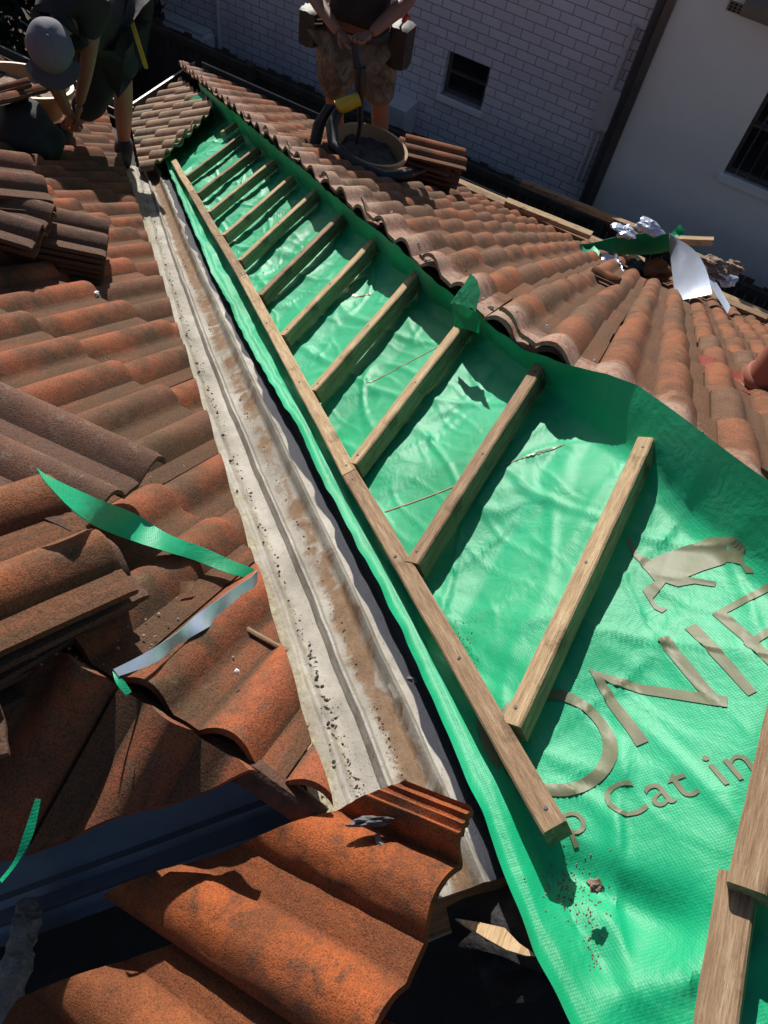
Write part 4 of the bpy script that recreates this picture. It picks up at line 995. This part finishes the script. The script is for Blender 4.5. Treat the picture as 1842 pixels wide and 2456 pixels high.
bmesh.ops.translate(bm, verts=bm.verts, vec=-V(nb2.location)); me = bpy.data.meshes.new('vent_slots'); bm.to_mesh(me); bm.free(); me.materials.append(M['void']); o = bpy.data.objects.new('vent_slots', me); col.objects.link(o); o.parent = vent
bm = bmesh.new(); pt = onX(1842, 25, RXW); box(bm, (RXW-.25, -6, pt.z-.02), (.25, 0, 0), (0, 6+onX(1790, 5, RXW).y, 0), (0, 0, .12)); obj('eaves', bm, M['gutter_metal'], nb2, smooth=False)
# paling fence between
fx = 6.75
fc = empty('paling_fence', (fx, 2, -6.2), 'dark weathered paling fence in shade between the eave and the buildings', 'fence')
ft = onX(1400, 500, fx).z
bm = bmesh.new(); y = -4.0; rr = random.Random(4)
while y < 8:
    w_ = .095; box(bm, (fx, y, -6.2), (.018, 0, 0), (0, w_, 0), (0, 0, 6.2+ft+rr.uniform(-.03, .03))); y += w_+.006
obj('palings', bm, M['fence'], fc, smooth=False)
bm = bmesh.new(); box(bm, (fx-.05, -4, ft-.10), (.045, 0, 0), (0, 12, 0), (0, 0, .07)); obj('rail', bm, M['fence'], fc, smooth=False)
for k in range(6):
    bm = bmesh.new(); box(bm, (fx-.14, -3.4+k*2.1, -6.2), (.085, 0, 0), (0, .09, 0), (0, 0, 6.2+ft+.04)); obj('post', bm, M['fence'], fc, smooth=False)
# dark shrubs beyond the left eave
def shrub(c, r, n, seed, lab):
    rng = random.Random(seed); bm = bmesh.new()
    for k in range(n):
        d = V((rng.gauss(0, 1), rng.gauss(0, 1), rng.gauss(0, 1))).normalized()*r*rng.uniform(.55, 1)**.6; p = V(c) + V((d.x, d.y, d.z*1.3)) ; p += V((1, 1, 1))*.25*noise.noise(p*1.3)
        a = V((rng.gauss(0, 1), rng.gauss(0, 1), rng.gauss(0, 1))).normalized()*.09; b = a.cross(V((rng.gauss(0, 1), rng.gauss(0, 1), 1))).normalized()*.035
        vs = [bm.verts.new(p+q) for q in (a*-1, b, a, b*-1)]; bm.faces.new(vs)
    sh = empty('shrub', (c[0], c[1], -6.2), lab, 'shrub', 'dark shrubs beyond the left eave')
    obj('crown', bm, M['leafdark'], sh, smooth=False, recalc=False); bm = bmesh.new(); tube(bm, [(c[0], c[1], -6.2), (c[0]+.1, c[1], c[2])], [.12, .05], 8); obj('trunk', bm, M['void'], sh)
shrub((6.6, 7.6, -3.4), 1.15, 5000, 1, 'dark shrub behind the bending worker')
shrub((6.4, 9.6, -3.2), 1.3, 5000, 2, 'dark shrub in the upper left corner')
shrub((8.3, 9.3, -2.4), 1.7, 6000, 3, 'tall dark shrub at the end of the brick wall')
bm = bmesh.new(); tube(bm, [onX(-30, 60, 5.6), onX(20, 38, 5.6), onX(60, 55, 5.6), onX(95, 80, 5.6)], .012, 8)
tag(obj('overhead_cable', bm, M['steel']), 'thin pale cable arching in front of the dark shrubs', 'cable')

# ------------------------------------------------------------------ mortar tubs
def tub(name, c, up, r, h, lab, mat_in, mat_out, parts=True, fill=None):
    up = V(up).normalized(); a = up.cross(V((0, 1, 0))).normalized(); b = up.cross(a); c = V(c)
    t = empty(name, c, lab, 'mortar tub')
    def rv(prof_, n=48):
        bm = bmesh.new(); rings = []
        for rr_, hh in prof_: rings.append([bm.verts.new(c + (a*math.cos(2*math.pi*k/n)+b*math.sin(2*math.pi*k/n))*rr_ + up*hh) for k in range(n)])
        for A, B in zip(rings, rings[1:]):
            for k in range(n): bm.faces.new((A[k], A[(k+1) % n], B[(k+1) % n], B[k]))
        return bm, rings
    bm, rg = rv([(r*.8, 0), (r*.85, h*.3), (r*.93, h*.7), (r, h), (r*1.05, h), (r*1.06, h-.015), (r*1.07, h-.015), (r*1.07, h+.012), (r*.985, h+.012), (r*.95, h*.95), (r*.86, h*.5), (r*.78, .012)])
    bm.faces.new(rg[0][::-1]); bm.faces.new(rg[-1]); obj('bowl', bm, mat_in, t)
    if fill:
        bm = bmesh.new(); bmesh.ops.create_circle(bm, cap_ends=True, radius=r*.88, segments=40); bmesh.ops.triangulate(bm, faces=bm.faces)
        for _ in range(3): bmesh.ops.subdivide_edges(bm, edges=bm.edges[:], cuts=1)
        for v in bm.verts: q = v.co.copy(); v.co = c + a*q.x + b*q.y + up*(h*.62 + .04*noise.noise(q*9) + .015*noise.noise(q*30))
        obj('wet_mortar', bm, fill, t)
    return t, a, b, up
tc = onX(882, 348, 3.45)
t1_, a_, b_, u_ = tub('mortar_tub', tc - V((0, 0, .16)), (.12, -.1, 1), .215, .155, 'large round tan tub of mortar with a lit far rim on the far slope', M['tub'], M['tub'], fill=M['mortar_dark'])
bm = bmesh.new(); cc = V(t1_.location)
rim = [cc + (a_*math.cos(t)+b_*math.sin(t))*.335 + u_*(.19) for t in [2.0+.12*k for k in range(30)]]
tube(bm, [dep(745, 395, 4.55), dep(765, 300, 4.45), dep(790, 262, 4.4), dep(812, 262, 4.4), dep(795, 300, 4.38), dep(800, 350, 4.36), dep(850, 395, 4.3), dep(920, 425, 4.3), dep(985, 420, 4.35)], .035, 12)
tag(obj('rubber_hose', bm, M['plastic_black']), 'thick black rubber hose looped in front of the mortar tub', 'hose')
tc2 = onL(60, 262, .12)
t2_, _, _, _ = tub('mortar_tub', tc2, (SP*.5, 0, 1), .27, .16, 'cream rimmed tub holding rubble, behind the bending worker', M['tub'], M['tub'], fill=M['rubble'])
bm = bmesh.new(); bc = onL(55, 320, .12)
r = bmesh.ops.create_icosphere(bm, subdivisions=4, radius=.17)
for v in r['verts']: v.co = V((v.co.x*1.1, v.co.y*1.2, v.co.z*.95))*(1+.25*noise.noise(v.co*9)) + bc
tag(obj('tool_bag', bm, M['black_cloth']), 'rounded black bag below the cream rimmed tub', 'bag')
for k, (px, py, h, lab) in enumerate([(30, 215, .35, 'pinkish broken tile piece sticking out of the cream rimmed tub'), (75, 225, .33, 'grey broken tile piece leaning on the tub rim'), (20, 240, .3, 'small tile shard at the left border in the tub')]):
    tile_at(onL(px, py, h), (1, -.4+.4*k, .35), (.2, .5, .8), lab, 'broken tiles in the tub', 1); col.objects[-1].scale = (.45, .45, 1)

# ------------------------------------------------------------------ people
def skin_mesh(chains, sub=2):
    """chains: lists of (point, radius); shared points join. returns a smooth body mesh"""
    me = bpy.data.meshes.new('tmp'); verts, rad, edges, idx = [], [], [], {}
    def vid(p, r):
        key = tuple(round(x, 4) for x in p)
        if key not in idx: idx[key] = len(verts); verts.append(tuple(p)); rad.append(r)
        return idx[key]
    for ch in chains:
        for (p, r), (q, s_) in zip(ch, ch[1:]): edges.append((vid(p, r), vid(q, s_)))
    me.from_pydata(verts, edges, []); o = bpy.data.objects.new('tmp', me); col.objects.link(o)
    md = o.modifiers.new('s', 'SKIN'); md.use_smooth_shade = True
    for i, r in enumerate(rad):
        d = me.skin_vertices[0].data[i]; rr = r if isinstance(r, tuple) else (r, r); d.radius = rr; d.use_root = (i == 0)
    sb = o.modifiers.new('b', 'SUBSURF'); sb.levels = sub; sb.render_levels = sub
    bpy.context.view_layer.update(); dg = bpy.context.evaluated_depsgraph_get(); ev = o.evaluated_get(dg)
    bm = bmesh.new(); bm.from_mesh(ev.to_mesh()); ev.to_mesh_clear(); bpy.data.objects.remove(o); bpy.data.meshes.remove(me)
    return bm
def merge(bm, bm2):
    me = bpy.data.meshes.new('m'); bm2.to_mesh(me); bm2.free(); bm.from_mesh(me); bpy.data.meshes.remove(me)
def folds(bm, amp, sc_):
    for v in bm.verts: v.co += v.normal*amp*(noise.noise(v.co*sc_)+.5*noise.noise(v.co*sc_*2.3))
def hand(bm, wrist, fwd, palm_n, curl=.9, s=1):
    """palm with four unequal fingers and a thumb"""
    f = (V(fwd)).normalized(); n = V(palm_n); n = (n - f*n.dot(f)).normalized(); side = f.cross(n); w = V(wrist)
    pc = w + f*.055*s
    m2 = skin_mesh([[(w, .026*s), (pc, (.04*s, .016*s)), (w+f*.09*s, (.038*s, .013*s))]], 1); merge(bm, m2)
    for k, (o_, L_) in enumerate(((-.03, .068), (-.010, .078), (.010, .072), (.03, .056))):
        p = w + f*.085*s + side*o_*s; d = f.copy(); ch = [(p - f*.02*s, .0105*s), (p, .0105*s)]
        for q in range(3):
            d = (Matrix.Rotation(-curl*.8, 3, side) @ d) if q else d
            p = p + d*L_*s*(.42, .32, .26)[q]; ch.append((p, (.0095-.001*q)*s))
        merge(bm, skin_mesh([ch], 1))
    p = w + f*.03*s - side*.03*s; d = (f*.7 - side*.6 + n*.3).normalized()
    merge(bm, skin_mesh([[(p, .013*s), (p+d*.035*s, .0115*s), (p+d*.035*s+(d*.5+f*.5)*.03*s, .009*s)]], 1))
def head(bm, c, look, up, s=1):
    """ellipsoid head with brow, nose, mouth, chin and ears"""
    f = V(look).normalized(); u = V(up); u = (u - f*u.dot(f)).normalized(); r_ = f.cross(u); c = V(c)
    b2 = bmesh.new(); q = bmesh.ops.create_icosphere(b2, subdivisions=4, radius=1)
    for v in b2.verts:
        x, y, z = v.co          # x side, y forward, z up
        k = 1 - .28*max(0, -z)**1.5
        px_, py_, pz_ = x*.077*k, y*.098*(1-.12*max(0, -z)), z*.118
        if y > 0:
            py_ += .020*math.exp(-(x/.16)**2 - ((z+.12)/.22)**2)           # nose
            py_ -= .008*(math.exp(-((abs(x)-.38)/.16)**2 - ((z-.08)/.12)**2))  # eye sockets
            py_ += .006*math.exp(-((z-.28)/.1)**2)                          # brow
            py_ += .006*math.exp(-(x/.3)**2 - ((z+.5)/.07)**2) - .005*math.exp(-(x/.3)**2 - ((z+.43)/.03)**2)
            py_ += .010*math.exp(-(x/.3)**2 - ((z+.85)/.2)**2)
        v.co = c + (r_*px_ + f*py_ + u*pz_)*s
    for sg in (-1, 1):
        e = bmesh.ops.create_icosphere(b2, subdivisions=2, radius=1)
        for v in e['verts']: x, y, z = v.co; v.co = c + (r_*(sg*.078+x*.008) + f*(y*.018-.005) + u*(z*.03-.005))*s
    merge(bm, b2)
def person(name, base, lab): return empty(name, base, lab, 'person')
def capsule(bm, pts): merge(bm, skin_mesh([pts], 2))

# --- worker bending over on the left slope
D = dep
w1 = person('person', onL(230, 372, 0), 'worker in black shirt, shorts and grey cap bending over on the left slope')
pel = D(240, 62, 4.40); sp1 = D(215, 25, 4.25); ch1 = D(180, 22, 4.05); nk = D(148, 55, 3.95)
rh, rk, ra, rt = D(272, 95, 4.45), D(296, 222, 4.80), D(297, 345, 5.12), D(292, 372, 4.98)
lh, lk, la, lt = D(215, 95, 4.35), D(245, 215, 4.55), D(150, 318, 4.72), D(135, 350, 4.62)
ls, le, lw = D(120, 70, 4.0), D(128, 195, 4.18), D(165, 275, 4.42)
rs, re, rw = D(225, 20, 3.95), D(212, 140, 4.15), D(190, 250, 4.40)
bm = skin_mesh([[(pel, .13), (sp1, .12), (ch1, .12), (nk, .065), (D(140, 70, 3.93), .055)],
    [(pel, .15), (rh, .10), (rh.lerp(rk, .5), .085), (rk, .062), (rk.lerp(ra, .35), .062), (ra, .04)],
    [(pel, .15), (lh, .10), (lh.lerp(lk, .5), .085), (lk, .065), (lk.lerp(la, .35), .06), (la, .04)],
    [(ch1, .12), (ls, .06), (ls.lerp(le, .5), .05), (le, .042), (le.lerp(lw, .4), .04), (lw, .027)],
    [(ch1, .12), (rs, .06), (rs.lerp(re, .5), .05), (re, .042), (re.lerp(rw, .4), .04), (rw, .027)]])
hc = D(120, 112, 3.9)
head(bm, hc, (D(112, 190, 4.1)-hc), (D(70, 100, 3.85)-hc))
hand(bm, lw, D(176, 310, 4.52)-lw, V((0, 0, -1)), .9); hand(bm, rw, D(184, 300, 4.5)-rw, V((0, 0, -1)), .9)
obj('body', bm, M['skin'], w1)
bm = skin_mesh([[(pel, .22), (sp1, .22), (ch1, .22), (nk.lerp(ch1, .12), .15)], [(ch1, .22), (ls, .10), (ls.lerp(le, .45), .082)], [(ch1, .22), (rs, .11), (rs.lerp(re, .7), .085)], [(pel, .22), (D(275, 80, 4.42), .19)]])
folds(bm, .018, 7); obj('shirt', bm, M['black_cloth'], w1)
bm = skin_mesh([[(pel, .17), (rh, .125), (rh.lerp(rk, .45), .115), (rh.lerp(rk, .62), .118)], [(pel, .17), (lh, .125), (lh.lerp(lk, .6), .11), (lk, .10), (lk.lerp(la, .35), .09), (lk.lerp(la, .6), .085)]])
folds(bm, .014, 8); obj('shorts', bm, M['black_cloth'], w1)
def boot(bm, ankle, toe, s=1):
    a, t = V(ankle), V(toe); d = (t-a); d.z = d.z*.5
    heel = a + V((0, 0, -.075)) - d.normalized()*.03
    merge(bm, skin_mesh([[(a+V((0, 0, .05)), .058*s), (a+V((0, 0, -.01)), .058*s), (heel+V((0, 0, .03)), .052*s)], [(a+V((0, 0, -.01)), .058*s), (heel+V((0, 0, .02))+d.normalized()*.12, (.052*s, .045*s)), (heel+V((0, 0, .01))+d.normalized()*.22, (.045*s, .034*s))]], 2))
for A_, B_ in ((ra, rt), (la, lt)):
    bm = bmesh.new(); boot(bm, A_, B_); obj('boot', bm, M['boot'], w1)
# cap: crown seen from above and behind, with a brim toward the lower right
bm = bmesh.new(); upc = (CAM - hc).normalized(); upc = (upc + V((0, 0, .5))).normalized(); fwd = (D(135, 200, 4.0)-hc); fwd = (fwd-upc*fwd.dot(upc)).normalized(); sdv = fwd.cross(upc)
q = bmesh.ops.create_icosphere(bm, subdivisions=4, radius=1)
for v in bm.verts:
    x, y, z = v.co; z = max(z, -.25); v.co = hc + sdv*x*.112 + fwd*y*.128 + upc*(z*.12+.01+.003*math.cos(6*math.atan2(y, x)))
obj('cap', bm, M['grey_cap'], w1)
bm = bmesh.new(); g1 = []
for i in range(13):
    a = -1.15 + 2.3*i/12; g1.append([bm.verts.new(hc + sdv*math.sin(a)*(.108+.045*j/5) *1.0+ fwd*(math.cos(a)*(.115+.085*j/5)) + upc*(-.005-.012*(j/5)-.02*abs(math.sin(a))**2)) for j in range(6)])
fs = [bm.faces.new((A[k], A[k+1], B[k+1], B[k])) for A, B in zip(g1, g1[1:]) for k in range(5)]; bmesh.ops.solidify(bm, geom=fs, thickness=.003)
obj('cap_brim', bm, M['grey_cap'], w1)
bm = bmesh.new(); bmesh.ops.create_icosphere(bm, subdivisions=2, radius=.008, matrix=Matrix.Translation(hc+upc*.134)); obj('cap_button', bm, M['grey_cap'], w1)
bm = bmesh.new(); box(bm, D(312, 58, 4.25), D(322, 58, 4.25)-D(312, 58, 4.25), D(346, 165, 4.35)-D(312, 58, 4.25), V((.01, .01, .015)))
tag(obj('spirit_level', bm, M['yellow'], smooth=False), 'yellow level or strap hanging at the bending worker\'s hip', 'level')
# --- worker standing beyond the hip
w2 = person('person', onF(865, 395, 0), 'worker standing in camouflage shorts and black shirt holding a tool over the mortar tub')
pe = D(858, 62, 4.50); st = D(866, -40, 4.25); cst = D(878, -170, 4.0); nk2 = D(885, -255, 3.88); hd2 = D(888, -330, 3.78)
lhp, lkn, lan, lto = D(808, 100, 4.60), D(803, 250, 4.95), D(808, 385, 5.28), D(815, 415, 5.18)
rhp, rkn, ran, rto = D(905, 100, 4.60), D(912, 262, 4.98), D(912, 378, 5.26), D(922, 405, 5.16)
lsh, lel, lwr = D(775, -190, 4.02), D(745, -20, 4.32), D(812, 78, 4.22)
rsh, rel, rwr = D(975, -185, 4.0), D(985, -5, 4.30), D(888, 82, 4.2)
bm = skin_mesh([[(pe, .13), (st, .12), (cst, .13), (nk2, .065), (hd2, .06)],
    [(pe, .15), (lhp, .10), (lhp.lerp(lkn, .5), .085), (lkn, .06), (lkn.lerp(lan, .35), .062), (lan, .042)],
    [(pe, .15), (rhp, .10), (rhp.lerp(rkn, .5), .085), (rkn, .06), (rkn.lerp(ran, .35), .062), (ran, .042)],
    [(cst, .13), (lsh, .065), (lsh.lerp(lel, .5), .052), (lel, .044), (lel.lerp(lwr, .4), .043), (lwr, .029)],
    [(cst, .13), (rsh, .065), (rsh.lerp(rel, .5), .052), (rel, .046), (rel.lerp(rwr, .4), .047), (rwr, .03)]])
head(bm, hd2 + V((0, 0, .05)), (-.9, -.1, -.35), (0, 0, 1))
hand(bm, lwr, D(850, 112, 4.22)-lwr, V((0, 0, -1)), .8); hand(bm, rwr, D(852, 100, 4.15)-rwr, V((0, 0, -1)), .8)
obj('body', bm, M['skin'], w2)
bm = skin_mesh([[(D(852, 70, 4.46), .20), (pe+V((0, 0, .10)), .20), (st, .19), (cst, .20), (nk2.lerp(cst, .2), .11)], [(cst, .20), (lsh, .09), (lsh.lerp(lel, .6), .078)], [(cst, .20), (rsh, .09), (rsh.lerp(rel, .6), .078)]])
folds(bm, .014, 7); obj('shirt', bm, M['black_cloth'], w2)
bm = skin_mesh([[(pe, .185), (lhp, .14), (lhp.lerp(lkn, .5), .128), (lhp.lerp(lkn, .86), .118)], [(pe, .185), (rhp, .14), (rhp.lerp(rkn, .5), .128), (rhp.lerp(rkn, .95), .115)]])
folds(bm, .02, 8); obj('shorts', bm, M['camo'], w2)
for A_, B_ in ((lan, lto), (ran, rto)):
    bm = bmesh.new(); boot(bm, A_, B_, 1.1); obj('boot', bm, M['boot'], w2)
bm = bmesh.new(); q = bmesh.ops.create_icosphere(bm, subdivisions=4, radius=.12)
for v in bm.verts: v.co = V((v.co.x, v.co.y, max(v.co.z, -.02)*.9))*(1.0) + hd2 + V((0, 0, .09))
obj('hair', bm, M['black_cloth'], w2)
# belt with pouches
bm = bmesh.new(); ring = []
for k in range(25):
    a = 2*math.pi*k/24; ring.append(pe + V((math.cos(a)*.19, math.sin(a)*.215, .02)))
tube(bm, ring, .022, 8, False)
bt = obj('tool_belt', bm, M['boot']); tag(bt, 'dark leather tool belt slung round the standing worker\'s hips', 'tool belt')
for (a, b, c, s_) in ((962, 108, 4.5, (.075, .065, .12)), (745, 62, 4.45, (.06, .06, .10))):
    bm = bmesh.new(); q = bmesh.ops.create_cube(bm, size=2); bmesh.ops.subdivide_edges(bm, edges=bm.edges[:], cuts=6, use_grid_fill=True)
    p = D(a, b, c)
    for v in bm.verts: x, y, z = v.co; k = 1 - .18*(x*x+y*y)*.5; v.co = p + V((x*s_[0]*k, y*s_[1]*k, z*s_[2]*(1-.12*(x*x+y*y)*.5))) + V((1, 1, 1))*.006*noise.noise(v.co*3)
    pu = obj('pouch', bm, M['boot']); pu.parent = bt
for k, (a, b, c, d_, e, f_, mt, lab) in enumerate([(945, 78, 4.4, 968, 48, 4.35, 'steel', ''), ]): pass
def stick(name, pts, r, mt, lab, cat, n=12, group=None):
    bm = bmesh.new(); tube(bm, pts, r, n); return tag(obj(name, bm, M[mt]), lab, cat, group)
sd_ = empty('screwdriver', D(960, 70, 4.4), 'screwdriver with a red handle sticking up from the right tool pouch', 'screwdriver')
bm = bmesh.new(); tube(bm, [D(955, 72, 4.4), D(968, 52, 4.34)], .006, 8); obj('shaft', bm, M['steel'], sd_)
bm = bmesh.new(); tube(bm, [D(966, 54, 4.34), D(971, 46, 4.33), D(981, 34, 4.31)], [.010, .015, .012], 12); obj('handle', bm, M['red_handle'], sd_)
for k, (y0, y1) in enumerate(((18, 30), (46, 56))):
    bm = bmesh.new(); ps = [D(772, y0, 4.38), D(752, y0, 4.38), D(748, (y0+y1)/2, 4.38), D(753, y1, 4.38), D(774, y1, 4.38)]
    tube(bm, ps, .005, 8, True); tag(obj('belt_clip', bm, M['steel']), ('upper' if k == 0 else 'lower') + ' bright metal clip on the standing worker\'s left hip', 'clip')
# the tool held down into the tub: dark shaft, yellow body
tl_ = empty('power_tool', D(862, 345, 4.6), 'long black and yellow hand tool pointing down into the mortar tub', 'power tool')
bm = bmesh.new(); tube(bm, [D(850, 100, 4.18), D(855, 150, 4.24), D(862, 165, 4.26)], [.02, .022, .03], 12); tube(bm, [D(862, 160, 4.25), D(862, 215, 4.34)], [.036, .03], 14); obj('grip', bm, M['plastic_black'], tl_)
bm = bmesh.new(); tube(bm, [D(865, 212, 4.34), D(864, 300, 4.48), D(856, 345, 4.56)], [.022, .014, .012], 12); obj('shaft', bm, M['plastic_black'], tl_)
bm = bmesh.new(); tube(bm, [D(862, 238, 4.36), D(835, 248, 4.36), D(815, 256, 4.37), D(812, 275, 4.4)], [.035, .04, .045, .02], 12); obj('tool_body', bm, M['yellow'], tl_)

# ------------------------------------------------------------------ ground, light, camera
bm = bmesh.new(); g = 60; gv = [bm.verts.new((x, y, -6.2)) for x, y in ((-g, -g), (g, -g), (g, g), (-g, g))]; bm.faces.new(gv)
tag(obj('ground', bm, M['dirt'], smooth=False), kind='structure')
SUN_AZ, SUN_EL = R_(37), R_(27)
sd = V((math.cos(SUN_AZ)*math.cos(SUN_EL), math.sin(SUN_AZ)*math.cos(SUN_EL), math.sin(SUN_EL)))
L = bpy.data.lights.new('sun', 'SUN'); L.energy = 5; L.angle = R_(.53); L.color = (1, .95, .87)
lo = bpy.data.objects.new('sun', L); col.objects.link(lo); lo.rotation_euler = sd.to_track_quat('Z', 'Y').to_euler()
w = bpy.data.worlds.new('World'); sc.world = w; w.use_nodes = True; nt = w.node_tree
sky = nt.nodes.new('ShaderNodeTexSky'); sky.sky_type = 'NISHITA'; sky.sun_disc = False; sky.sun_elevation = SUN_EL
sky.sun_rotation = math.atan2(sd.x, sd.y)
nt.links.new(sky.outputs[0], nt.nodes['Background'].inputs[0]); nt.nodes['Background'].inputs[1].default_value = .06
cd = bpy.data.cameras.new('camera'); cam = bpy.data.objects.new('camera', cd); col.objects.link(cam)
cd.sensor_fit = 'VERTICAL'; cd.sensor_height = 36; cd.lens = F_PX/2456*36; cd.clip_end = 300; cd.clip_start = .02
mw = Matrix((AX[0], -AX[1], -AX[2])).transposed().to_4x4(); mw.translation = CAM; cam.matrix_world = mw
sc.camera = cam
sc.view_settings.view_transform = 'Standard'; sc.view_settings.look = 'None'; sc.view_settings.exposure = .3; sc.view_settings.gamma = 1
